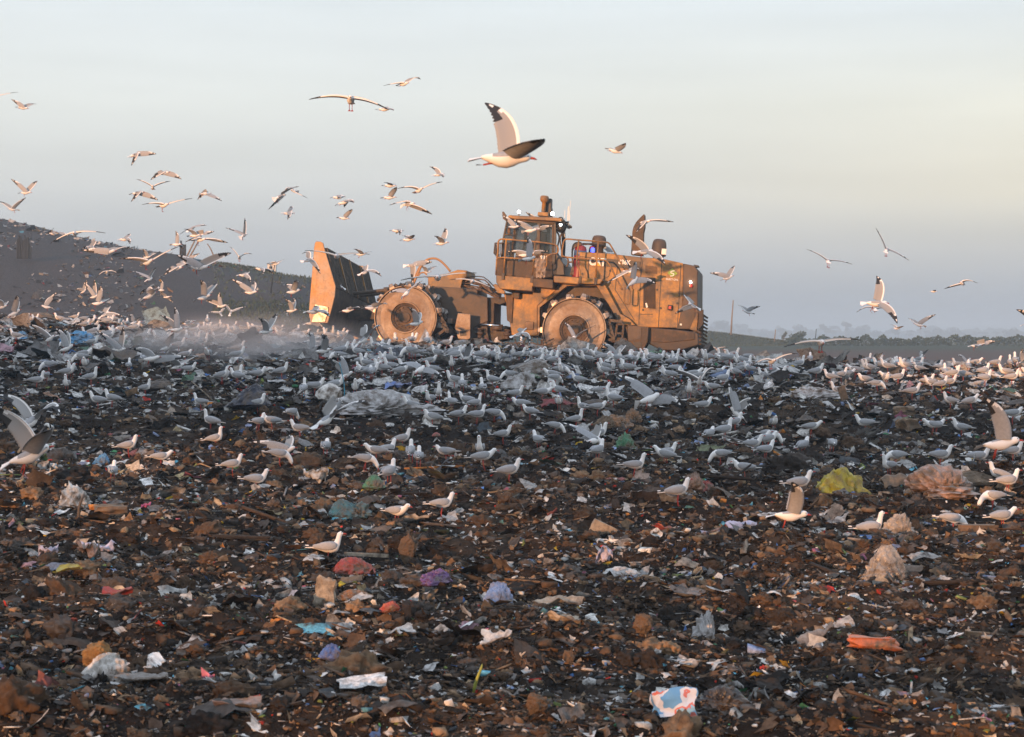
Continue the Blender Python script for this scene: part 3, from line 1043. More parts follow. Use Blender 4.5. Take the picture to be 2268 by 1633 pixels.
def dome(name, crop, u, vt, vb, wu, yc, neck):
    x, zt = lp(crop, u, vt, yc)
    _, zb = lp(crop, u, vb, yc)
    rr = (lp(crop, u + wu / 2, vb, yc)[0] - lp(crop, u - wu / 2, vb, yc)[0]) / 2
    h = zt - zb
    pr = [(rr * .72, -neck), (rr * .72, -.03), (rr * .98, -.02), (rr, .0), (rr * .99, h * .30), (rr * .965, h * .62), (rr * .90, h * .80), (rr * .72, h * .94), (rr * .45, h * .99), (.001, h)]
    return MB().lathe((x, yc, zb), pr, 'z', 40).build(name, M_GREY, comp, smooth=True)


dome("pre_cleaner", 'c2', 1054, 455, 540, 118, -.35, .35)
pc2 = dome("pre_cleaner", 'c2', 1548, 484, 618, 122, -.25, .2)
x, z = lp('c2', 1588, 590, -.45)
MB().box((x - .07, -.62, z - .08), (x + .05, -.52, z + .07)).build("intake_label", M_WHITE, pc2)
# red suppression tanks
for (u, vt, vb, wu, yc) in ((902, 535, 800, 100, -.75), (1000, 540, 700, 60, -.45)):
    x, zt = lp('c2', u, vt, yc)
    _, zb = lp('c2', u, vb, yc)
    rr = wu / 2 / 2.268 / 7188 * 52.5
    h = zt - zb
    tk = MB().lathe((x, yc, zb), [(rr, 0), (rr, h * .86), (rr * .85, h * .95), (rr * .4, h), (rr * .2, h), (rr * .2, h + .06), (.001, h + .06)], 'z', 28).build("suppressant_tank", M_RED, comp, smooth=True)
    MB().lathe((x, yc, zb), [(rr + .003, h * .66), (rr + .006, h * .665), (rr + .006, h * .82), (rr + .003, h * .825)], 'z', 28).build("tank_band", M_BLUE, tk, smooth=True)
x, z = lp('c2', 998, 575, -.62)
MB().lathe((x, -.62, z), [(.001, .07), (.05, .055), (.055, -.05), (.001, -.06)], 'z', 20).build("beacon", M_BEACON, comp, smooth=True)
th = MB()
for k, dv in enumerate((0, 14, 28)):
    th.tube(rail('c2', [(905, 515 + dv / 2), (860, 512 + dv), (832, 540 + dv), (828, 620), (838, 700), (815 + dv, 780)], -.85), .022, 8, 2)
th.tube(rail('c2', [(915, 525), (980, 525), (1040, 530)], -.7), .03, 8)
th.build("tank_hose", M_HOSE, comp, smooth=True)
vh = MB()
for pts in ([(700, 420), (722, 450), (724, 490), (710, 540), (705, 600), (735, 640), (735, 760)], [(760, 420), (733, 455), (730, 500), (742, 560), (745, 610), (738, 660)],
            [(740, 630), (790, 635), (800, 670), (790, 710), (755, 712)], [(800, 675), (830, 672)]):
    vh.tube(rail('c2', pts, -.70), .022, 8, 2)
vh.build("air_hose", M_HOSE, comp, smooth=True)

# cab ---------------------------------------------------------------
YC = -.92
cab = plate("cab", 'c2', [(213, 638), (425, 655), (668, 672), (668, 800), (505, 804), (206, 780)], YC, -YC, M_PAINTD, bevel=.02)
plate("cab_lower_panel", 'c2', [(370, 590), (556, 606), (668, 616), (668, 672), (360, 650)], YC, YC + .05, M_PAINTD, cab, .008)
plate("cab_back_wall", 'c2', [(655, 600), (706, 605), (762, 690), (768, 782), (672, 780), (655, 700)], YC + .05, -YC, M_BAND, cab, .02)
pil = MB()
for pts, wd in (([(372, 322), (352, 480), (325, 655)], .07), ([(556, 345), (552, 480), (542, 665)], .085), ([(680, 352), (684, 480), (672, 690)], .10), ([(300, 318), (268, 470), (250, 640)], .05)):
    for y in (YC + .035, -YC - .035):
        p = rail('c2', pts, YC)
        pil = MB()
        for i in range(len(p) - 1):
            pil.beam(Vector((p[i].x, y, p[i].z)), Vector((p[i + 1].x, y, p[i + 1].z)), wd, .07)
        pil.build("cab_pillar", M_BAND, cab, .006)
dfr = MB()
for pts in ([(565, 352), (672, 362)], [(562, 605), (668, 612)], [(372, 330), (556, 348)], [(565, 352), (556, 605)], [(672, 362), (668, 612)], [(362, 330), (338, 610)]):
    p = rail('c2', pts, YC - .01)
    dfr.beam(p[0], p[1], .035, .03)
dfr.build("door_frame", M_PAINTD, cab)


def glass(name, pts, y):
    return plate(name, 'c2', pts, y, y + .012, M_GLASS, cab, 0)


glass("side_window", [(374, 330), (556, 348), (543, 606), (345, 592)], YC + .02)
glass("door_window", [(566, 352), (674, 362), (668, 612), (556, 606)], YC + .02)
glass("front_quarter_window", [(302, 322), (372, 326), (340, 640), (254, 632)], YC + .02)
for nm, pts in (("far_window", [(374, 330), (672, 362), (668, 612), (345, 592)]),):
    glass(nm, pts, -YC - .04)
fg = rail('c2', [(300, 320), (252, 640)], YC)
MB().add([(fg[0].x, YC + .05, fg[0].z), (fg[0].x, -YC - .05, fg[0].z), (fg[1].x, -YC - .05, fg[1].z), (fg[1].x, YC + .05, fg[1].z),
          (fg[0].x + .012, YC + .05, fg[0].z), (fg[0].x + .012, -YC - .05, fg[0].z), (fg[1].x + .012, -YC - .05, fg[1].z), (fg[1].x + .012, YC + .05, fg[1].z)],
         [(0, 1, 2, 3), (7, 6, 5, 4), (0, 4, 5, 1), (1, 5, 6, 2), (2, 6, 7, 3), (3, 7, 4, 0)]).build("windscreen", M_GLASS, cab)
rf = plate("cab_roof", 'c2', [(300, 312), (306, 293), (316, 288), (420, 293), (700, 308), (738, 314), (746, 325), (742, 340), (700, 338), (372, 322)], YC - .12, -YC + .12, M_PAINT, cab, .02)
plate("roof_lining", 'c2', [(330, 322), (700, 345), (690, 358), (330, 332)], YC - .02, -YC + .02, M_GREY, cab)
# seat and console seen through the glass
stt = MB()
x, z = lp('c2', 600, 560, -.2)
stt.box((x - .12, -.45, z - .35), (x + .10, .05, z + .42))
stt.box((x - .6, -.45, z - .45), (x - .1, .05, z - .28))
stt.build("driver_seat", M_BLACK, cab, .04)
# roof gear
gb = plate("roof_box", 'c2', [(549, 262), (630, 265), (632, 298), (545, 293)], -.25, .15, M_PAINT)
x, z = lp('c2', 593, 262, -.1)
MB().lathe((x, -.1, z), [(.055, 0), (.055, .25), (.075, .26), (.10, .29), (.115, .32), (.115, .40), (.10, .425), (.06, .435), (.001, .44)], 'z', 28).build("guidance_dome", M_PAINT, gb, smooth=True)
ex = MB().prism(poly('c2', [(608, 165), (612, 150), (660, 152), (658, 222), (662, 235), (660, 300), (600, 292), (604, 225)], .05), .05, .28)
ex.build("camera_mast", M_BAND, comp, .02)
x, z = lp('c2', 635, 156, .15)
MB().lathe((x, .15, z - .2), [(.085, 0), (.085, .2), (.07, .205), (.065, .1)], 'z', 24).build("mast_cap", M_GREY, comp)
lampi = 0
for (u, v, y, rr) in ((393, 262, -.55, .042), (668, 277, -.45, .048), (735, 367, -.95, .034)):
    x, z = lp('c2', u, v, y)
    lm_ = MB().lathe((x, y + .01, z), [(rr, 0), (rr * 1.1, .0), (rr * 1.1, .07), (rr * .6, .10), (.001, .10)], 'y', 20)
    lm_.beam((x, y + .05, z - .03), (x, y + .05, z - .12), .025)
    lo = lm_.build("roof_lamp", M_BLACK, comp)
    MB().lathe((x, y, z), [(rr, 0.004), (rr * .9, -.012), (rr * .5, -.022), (.001, -.026)], 'y', 20).build("lens", M_LAMP, lo)
an = MB()
for pts, r_ in (([(768, 335), (770, 250)], .008), ([(792, 395), (800, 218)], .016), ([(800, 380), (817, 168)], .006), ([(795, 380), (812, 292)], .008), ([(775, 400), (766, 455), (770, 468)], .008)):
    an.tube(rail('c2', pts, -.6), r_, 6)
an.build("aerial", M_WHITE, comp)
wl = MB()
x, z = lp('c2', 738, 390, -.8)
for k in range(26):
    a0 = rnd.uniform(0, 6.28)
    wl.tube([(x + rnd.uniform(-.12, .14), -.8 + rnd.uniform(-.1, .2), z + rnd.uniform(-.1, .12)) for _ in range(4)], .016, 6, 2)
wl.lathe((x, -.82, z), [(.001, -.06), (.13, -.05), (.14, .06), (.001, .08)], 'y', 18)
for pts in ([(720, 310), (748, 305), (760, 335), (790, 350)], [(745, 310), (765, 345), (800, 345)], [(770, 340), (795, 395), (810, 400)], [(795, 340), (795, 400)], [(790, 365), (745, 400)]):
    wl.tube(rail('c2', pts, -.7), .015, 6, 1)
wl.build("wiring_loom", M_BLACK, comp, smooth=True)
mr_ = MB()
mr_.prism(poly('c2', [(256, 262), (266, 258), (290, 290), (300, 330), (285, 335), (262, 318)], -1.1), -1.1, -1.0)
mr_.tube(rail('c2', [(300, 330), (282, 420), (276, 440), (285, 448), (325, 448), (340, 455)], -1.05), .018, 7, 1)
mr_.build("mirror_bracket", M_GREY, comp)
MB().prism(poly('c2', [(300, 395), (318, 392), (324, 430), (312, 445), (298, 430)], -1.08), -1.08, -1.03).build("mirror", M_PAINTD, comp, .01)
# mesh basket in front of the cab
bk = MB()
b0, b1 = (196, 516), (330, 516)
for k in range(13):
    u = 200 + k * 10.5
    bk.tube(rail('c2', [(u, 516), (u - 3 + k * .6, 600), (u + 14 if k < 3 else u + 2, 622)], -1.15), .011, 5)
bk.tube(rail('c2', [(196, 518), (335, 516)], -1.15), .018, 6)
bk.tube(rail('c2', [(198, 518), (190, 600), (215, 628)], -1.15), .02, 6)
bk.prism(poly('c2', [(196, 520), (206, 560), (210, 600), (236, 632), (228, 640), (190, 606)], -1.16), -1.16, -1.0)
bk.build("guard_basket", M_DARK, comp)
# handrails
hr = MB()
r_ = .021
hr.tube(rail('c2', [(212, 640), (222, 590), (222, 518), (228, 495), (248, 484), (290, 486), (440, 500), (560, 508), (680, 526), (706, 540), (716, 560), (714, 590), (700, 604), (660, 607), (630, 618), (620, 640), (622, 690), (612, 712), (590, 720), (510, 712)], -1.42), r_, 10, 1)
hr.tube(rail('c2', [(208, 660), (214, 642), (235, 634), (370, 642), (530, 656)], -1.42), r_, 10, 1)
hr.tube(rail('c2', [(290, 486), (266, 800)], -1.42), r_, 10)
hr.tube(rail('c2', [(526, 506), (500, 820)], -1.42), r_, 10)
hr.tube(rail('c2', [(212, 650), (205, 780)], -1.42), r_, 10)
hr.build("cab_handrail", M_PAINT, comp, smooth=True)
hr = MB()
hr.tube(rail('c2', [(1100, 658), (1000, 648), (880, 642), (760, 630), (744, 612), (750, 560), (760, 500), (776, 486), (800, 484), (885, 493), (1000, 500), (1110, 508), (1135, 520), (1150, 545), (1205, 640), (1262, 738)], -1.42), r_, 10, 1)
hr.tube(rail('c2', [(884, 493), (868, 640), (866, 690), (876, 715), (890, 740), (894, 820)], -1.42), r_, 10, 1)
hr.tube(rail('c2', [(1043, 506), (1032, 650), (1020, 835)], -1.42), r_, 10)
hr.tube(rail('c2', [(1080, 655), (1105, 660), (1135, 690), (1165, 750), (1200, 820), (1240, 900)], -1.42), r_, 10, 1)
hr.tube(rail('c2', [(1262, 880), (1256, 1000), (1262, 1014), (1295, 1016), (1302, 1000), (1304, 900)], -1.42), r_ * .9, 10, 1)
hr.build("deck_handrail", M_PAINT, comp, smooth=True)
sk2 = MB()
for (u, v) in ((266, 790), (500, 815), (894, 818), (1022, 830)):
    x, z = lp('c2', u, v, -1.45)
    sk2.box((x - .035, -1.50, z - .09), (x + .035, -1.46, z + .09))
sk2.build("rail_socket", M_DARK, comp, .005)


# lettering
def letters(name, txt, crop, u, v, yp, size_px, m, parent, du=0, bold=.0, squeeze=1.0):
    cu = bpy.data.curves.new(name, 'FONT')
    cu.body = txt
    cu.align_x = 'CENTER'
    cu.align_y = 'CENTER'
    cu.size = size_px / 2.268 / 7188 * 52.5
    cu.extrude = .002
    cu.offset = bold
    tmp = bpy.data.objects.new(name, cu)
    me = bpy.data.meshes.new_from_object(tmp)
    bpy.data.objects.remove(tmp)
    x, z = lp(crop, u, v, yp)
    for vv in me.vertices:
        a_, b_, c_ = vv.co
        vv.co = (x + a_ * squeeze, yp - c_, z + b_ - a_ * squeeze * math.tan(R(du)))
    me.materials.clear()
    me.materials.append(m)
    o = bpy.data.objects.new(name, me)
    COL.objects.link(o)
    o.parent = parent
    return o


letters("unit_number", "931", 'c2', 598, 637, YC - .02, 40, M_WHITE, cab, bold=.006)
letters("brand_lettering", "CAT", 'c2', 1036, 674, YH - .026, 82, M_WHITE, hood, bold=.014, squeeze=.82)
MB().prism(poly('c2', [(1040, 676), (1066, 707), (1014, 703)], YH - .03), YH - .036, YH - .030).build("logo_triangle", M_TRI, hood)
letters("type_lettering", "836K", 'c2', 1258, 676, YH - .026, 50, M_WHITE, hood, bold=.006, squeeze=.9)
MB().prism(poly('c2', [(1650, 722), (1692, 768), (1650, 800), (1610, 762)], YH - .012), YH - .018, YH - .004).build("leaf_decal", M_LEAF, hood)
lf = MB()
lf.tube(rail('c2', [(1668, 745), (1640, 748), (1636, 762), (1664, 768), (1660, 785), (1632, 788)], YH - .022), .013, 6, 2)
lf.build("leaf_stroke", M_WHITE, hood)
letters("company_lettering", "SELECT CIVIL", 'c2', 1648, 816, YH - .014, 20, M_WHITE, hood, bold=.0015, squeeze=.86)

# film snagged on the handrail
rnd = random.Random(9)
V, Fc = [], []
nx_, nz2 = 8, 14
for i in range(nz2):
    for j in range(nx_):
        t_ = i / (nz2 - 1)
        u = 515 + j * 13 * (1 - .25 * t_) + (8 if t_ < .4 else 14) + rnd.uniform(-5, 5)
        v = 645 + t_ * 160 + rnd.uniform(-4, 4)
        x, z = lp('c2', u, v, -1.5)
        V.append((x, -1.47 + .05 * math.sin(j * 1.9 + i * .7) + rnd.uniform(-.03, .03), z))
for i in range(nz2 - 1):
    for j in range(nx_ - 1):
        if not (i > 6 and j in (2, 5) and i % 3 == 0):
            Fc.append((i * nx_ + j, i * nx_ + j + 1, (i + 1) * nx_ + j + 1, (i + 1) * nx_ + j))
M_FILM = mat("torn_film", (.40, .33, .28), rough=.3, alpha=.55, noise=.3, nscale=6)
film = mesh_obj("plastic_film", [MM @ Vector(p) for p in V], Fc, M_FILM, smooth=True)
tag(film, "torn see-through plastic film snagged on the cab handrail", "plastic film")

# the driver: one skinned body, seated
def skin_body(name, joints, edges, radii, mats, parent=None, sub=1):
    me = bpy.data.meshes.new(name)
    me.from_pydata([tuple(j) for j in joints], edges, [])
    o = bpy.data.objects.new(name, me)
    COL.objects.link(o)
    sk_ = o.modifiers.new("skin", 'SKIN')
    for i, rr in enumerate(radii):
        me.skin_vertices[0].data[i].radius = (rr, rr)
    me.skin_vertices[0].data[0].use_root = True
    sb_ = o.modifiers.new("sub", 'SUBSURF')
    sb_.levels = sb_.render_levels = 2
    me.materials.append(mats)
    if parent:
        o.parent = parent
    return o


sx, sz = lp('c2', 555, 640, -.2)
drv = bpy.data.objects.new("person", None)
COL.objects.link(drv)
drv.matrix_world = MM @ Matrix.Translation((sx, -.2, sz))
tag(drv, "driver in a yellow and orange hi-vis vest seated inside the compactor cab", "person")
J = [(0, 0, .05), (0, 0, .25), (-.02, 0, .45), (-.03, 0, .58), (-.04, 0, .64), (-.05, 0, .73), (-.05, 0, .84),
     (-.02, -.20, .52), (-.12, -.26, .30), (-.36, -.20, .30), (-.02, .20, .52), (-.12, .26, .30), (-.36, .20, .30),
     (-.22, -.1, .04), (-.44, -.1, .03), (-.48, -.1, -.36), (-.22, .1, .04), (-.44, .1, .03), (-.48, .1, -.36)]
E = [(0, 1), (1, 2), (2, 3), (3, 4), (4, 5), (5, 6), (2, 7), (7, 8), (8, 9), (2, 10), (10, 11), (11, 12), (0, 13), (13, 14), (14, 15), (0, 16), (16, 17), (17, 18)]
RR = [.15, .15, .16, .07, .06, .10, .07, .07, .05, .035, .07, .05, .035, .09, .07, .05, .09, .07, .05]
skin_body("body", J, E, RR, M_SKIN, drv)
vst = skin_body("vest", J[:3] + [J[7], J[10]], [(0, 1), (1, 2), (2, 3), (2, 4)], [.17, .17, .18, .10, .10], M_VEST, drv)
vb = MB().lathe((-.01, 0, .28), [(.205, 0), (.21, .03), (.205, .06)], 'z', 20).build("vest_band", M_ORANGE, drv)
MB().lathe((-.05, 0, .80), [(.115, 0), (.12, .02), (.10, .08), (.05, .115), (.001, .12)], 'z', 20).build("cap", M_HELM, drv, smooth=True)
# ---------------------------------------------------------------- gulls
M_GW = mat("white_feathers", (.80, .79, .78), rough=.75, spec=.2)
M_GG = mat("grey_feathers", (.34, .35, .37), rough=.75, spec=.2, noise=.10, nscale=45)
M_GK = mat("black_feathers", (.03, .03, .032), rough=.6, spec=.3)
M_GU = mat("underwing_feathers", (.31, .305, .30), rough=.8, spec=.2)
M_GR = mat("red_bill_and_feet", (.34, .035, .02), rough=.45)
GMATS = [M_GW, M_GG, M_GK, M_GU, M_GR]


class GB:
    """gull builder: everything goes into one mesh with feather materials"""

    def __init__(s):
        s.v, s.f, s.m = [], [], []

    def loft(s, path, rads, n, matf, up=Vector((0, 0, 1)), close=True):
        b = len(s.v)
        P = [Vector(p) for p in path]
        for i, p in enumerate(P):
            t = (P[min(i + 1, len(P) - 1)] - P[max(i - 1, 0)]).normalized()
            sd = t.cross(up)
            sd = sd.normalized() if sd.length > 1e-4 else Vector((0, 1, 0))
            uu = sd.cross(t).normalized()
            ry, rz = rads[i]
            for k in range(n):
                a_ = 2 * math.pi * k / n
                s.v.append(tuple(p + sd * math.cos(a_) * ry + uu * math.sin(a_) * rz))
        for i in range(len(P) - 1):
            for k in range(n):
                s.f.append((b + i * n + k, b + i * n + (k + 1) % n, b + (i + 1) * n + (k + 1) % n, b + (i + 1) * n + k))
                s.m.append(matf(i, k))
        if close:
            s.f.append(tuple(b + k for k in range(n - 1, -1, -1)))
            s.m.append(matf(0, 0))
            s.f.append(tuple(b + (len(P) - 1) * n + k for k in range(n)))
            s.m.append(matf(len(P) - 2, 0))

    def tri(s, pts, m):
        b = len(s.v)
        s.v += [tuple(p) for p in pts]
        s.f.append(tuple(range(b, b + len(pts))))
        s.m.append(m)

    def wing(s, root, wrist, tip, fwd, chord0, side, rs):
        """wing as a thin closed surface from shoulder over wrist to tip"""
        root, wrist, tip, fwd = Vector(root), Vector(wrist), Vector(tip), Vector(fwd).normalized()
        ns, ncd = 30, 8
        ctrl = wrist * 2 - (root + tip) / 2
        ctrl = wrist.lerp(ctrl, .55)
        L = (tip - root).length
        top, bot = [], []
        for i in range(ns):
            q = i / (ns - 1)
            p = root * (1 - q) ** 2 + ctrl * 2 * q * (1 - q) + tip * q * q
            t = (ctrl - root) * (1 - q) + (tip - ctrl) * q
            t.normalize()
            cd = fwd - t * fwd.dot(t)
            if cd.length < .15:
                cd = cd + Vector((0, 0, .2))
            cd.normalize()
            # hand part sweeps back
            sw = max(0, q - .5) * .5
            cd = (cd + t * sw * .5).normalized()
            nrm = cd.cross(t) * side
            nrm.normalize()
            c = chord0 * np.interp(q, [0, .12, .3, .48, .62, .75, .87, .95, 1], [.92, 1.0, 1.0, .93, .80, .62, .40, .22, .03])
            ed = (1.0 if i % 2 == 0 else .965) if q < .55 else (1.04 if i % 2 == 0 else .88)
            rt, rb = [], []
            for j in range(ncd):
                w_ = j / (ncd - 1)
                cc = c * w_ * (ed if j == ncd - 1 else 1)
                camber = .10 * c * math.sin(math.pi * min(1, w_ * 1.15)) * (1 - .5 * q)
                th = (.012 * (1 - q) + .003) * (1 - w_) ** .7 + .0012
                base = p - cd * (cc - .25 * c) + nrm * (camber - .25 * camber)
                if j > 1 and i % 2:
                    base = base + nrm * .0022
                rt.append(base + nrm * th)
                rb.append(base - nrm * th * .6)
            top.append(rt)
            bot.append(rb)
        b = len(s.v)
        for r_ in top:
            s.v += [tuple(p) for p in r_]
        b2 = len(s.v)
        for r_ in bot:
            s.v += [tuple(p) for p in r_]
        for i in range(ns - 1):
            q = i / (ns - 2)
            for j in range(ncd - 1):
                f = (b + i * ncd + j, b + i * ncd + j + 1, b + (i + 1) * ncd + j + 1, b + (i + 1) * ncd + j)
                g = tuple(reversed([k - b + b2 for k in f]))
                if side < 0:
                    f, g = tuple(reversed(f)), tuple(reversed(g))
                wq = j / (ncd - 2)
                if q > .80 - .16 * (wq > .55):
                    mt = 0 if (.88 < q < .94 and .15 < wq < .6) else 2
                elif q > .60 + .50 * wq:
                    mt = 0
                else:
                    mt = 1
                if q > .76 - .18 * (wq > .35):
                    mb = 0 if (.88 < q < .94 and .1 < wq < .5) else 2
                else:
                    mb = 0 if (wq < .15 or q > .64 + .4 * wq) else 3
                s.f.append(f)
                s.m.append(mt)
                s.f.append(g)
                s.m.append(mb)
            # edges
            for j in (0, ncd - 1):
                e = (b + i * ncd + j, b + (i + 1) * ncd + j, b2 + (i + 1) * ncd + j, b2 + i * ncd + j)
                s.f.append(e)
                s.m.append(2 if q > .72 else (0 if j == 0 else 1))

    def mesh(s, name):
        me = bpy.data.meshes.new(name)
        me.from_pydata(s.v, [], s.f)
        for m in GMATS:
            me.materials.append(m)
        me.polygons.foreach_set("material_index", s.m)
        me.polygons.foreach_set("use_smooth", [True] * len(me.polygons))
        me.update()
        return me


def head_bits(g, hc, fd, up, r=.026, far=False):
    """bill and eyes round a head centre"""
    sd = fd.cross(up).normalized()
    g.loft([hc + fd * r * .75 - up * .002, hc + fd * (r + .02) - up * .004, hc + fd * (r + .036) - up * .008], [(.0075, .009), (.006, .007), (.001, .002)], 6, lambda i, k: 4, up)
    for q in (-1, 1):
        c = hc + fd * r * .45 + up * r * .28 + sd * q * r * .86
        g.loft([c - sd * q * .004, c + sd * q * .0035], [(.0048, .0048), (.003, .003)], 6, lambda i, k: 2, up)


def leg(g, a_, b_, c_, fd, r=.0042):
    a_, b_, c_ = Vector(a_), Vector(b_), Vector(c_)
    g.loft([a_, b_, c_], [(r * 1.5, r * 1.5), (r, r), (r * .9, r * .9)], 5, lambda i, k: 4, Vector((0.3, .9, .1)))
    sd = fd.cross(Vector((0, 0, 1))).normalized() if abs(fd.z) < .95 else Vector((0, 1, 0))
    g.tri([c_ - fd * .006, c_ + fd * .036 + sd * .019, c_ + fd * .042, c_ + fd * .036 - sd * .019], 4)


def flying_mesh(fd, up, tipN, tipF, nearside, legs, rs, L=.40):
    """fd forward, up: body frame; tips are offsets from the body centre"""
    g = GB()
    sd = fd.cross(up).normalized()       # bird's right
    st = [(.150, .004, .009, .010), (.138, .006, .021, .022), (.122, .006, .0265, .0275), (.100, .002, .026, .028), (.078, -.001, .029, .032),
          (.050, -.005, .040, .042), (.015, -.010, .046, .047), (-.025, -.010, .042, .042), (-.065, -.004, .031, .030), (-.100, .002, .020, .018), (-.125, .004, .016, .009)]
    k_ = L / .40
    path = [(fd * x + up * z) * k_ for x, z, _, _ in st]
    rads = [(ry * k_, rz * k_) for _, _, ry, rz in st]

    def mf(i, k):
        a_ = 2 * math.pi * (k + .5) / 12
        return 1 if (math.sin(a_) > .45 and 4 <= i <= 7) else 0
    g.loft(path, rads, 12, mf, up)
    head_bits(g, (fd * .124 + up * .006) * k_, (fd - up * .12).normalized(), up)
    # tail fan
    sp = rs.uniform(.045, .085)
    b = len(g.v)
    fan = 7
    for zz in (.004, -.001):
        for i in range(fan):
            a_ = (i / (fan - 1) - .5) * 2
            g.v.append(tuple((fd * -.10 + sd * a_ * .014 + up * (.004 + zz)) * k_))
            g.v.append(tuple((fd * (-.205 + .012 * abs(a_) + (.004 if i % 2 else 0)) + sd * a_ * sp + up * (zz - .022 + .010 * abs(a_))) * k_))
    for L_ in (0, 1):
        o_ = b + L_ * fan * 2
        for i in range(fan - 1):
            q = (o_ + 2 * i, o_ + 2 * i + 1, o_ + 2 * i + 3, o_ + 2 * i + 2)
            g.f.append(q if L_ else tuple(reversed(q)))
            g.m.append(0)
    # wings
    for tip, isnear in ((tipN, True), (tipF, False)):
        side = nearside if isnear else -nearside      # +1 right wing
        root = (fd * .055 + up * .018 + sd * side * .028) * k_
        tip = Vector(tip)
        span = tip - root
        d = span.length
        mid = root + span * .45
        wristdir = fd * .085 + up * .02 + Vector((0, 0, rs.uniform(.035, .075) * (.25 if abs(span.y) > .30 and abs(span.z) < .15 else 1)))
        wrist = mid + wristdir * k_ * min(1.2, max(.35, (0.52 - d) * 6))
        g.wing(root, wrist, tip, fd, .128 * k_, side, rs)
    # legs
    if legs:
        for q in (-1, 1):
            a0 = (fd * -.035 + sd * q * .017 - up * .035) * k_
            dn = (Vector((0, 0, -1)) * .8 - fd * rs.uniform(-.1, .5)).normalized()
            kx = a0 + dn * .035
            c_ = kx + (dn * .9 + fd * rs.uniform(-.2, .1)).normalized() * .045
            leg(g, a0, kx, c_, (fd + Vector((0, 0, -.9))).normalized())
    else:
        for q in (-1, 1):
            a0 = (fd * -.06 + sd * q * .016 - up * .026) * k_
            c_ = a0 - fd * .055 - up * .012
            leg(g, a0, (a0 + c_) / 2, c_, -fd, .004)
    return g


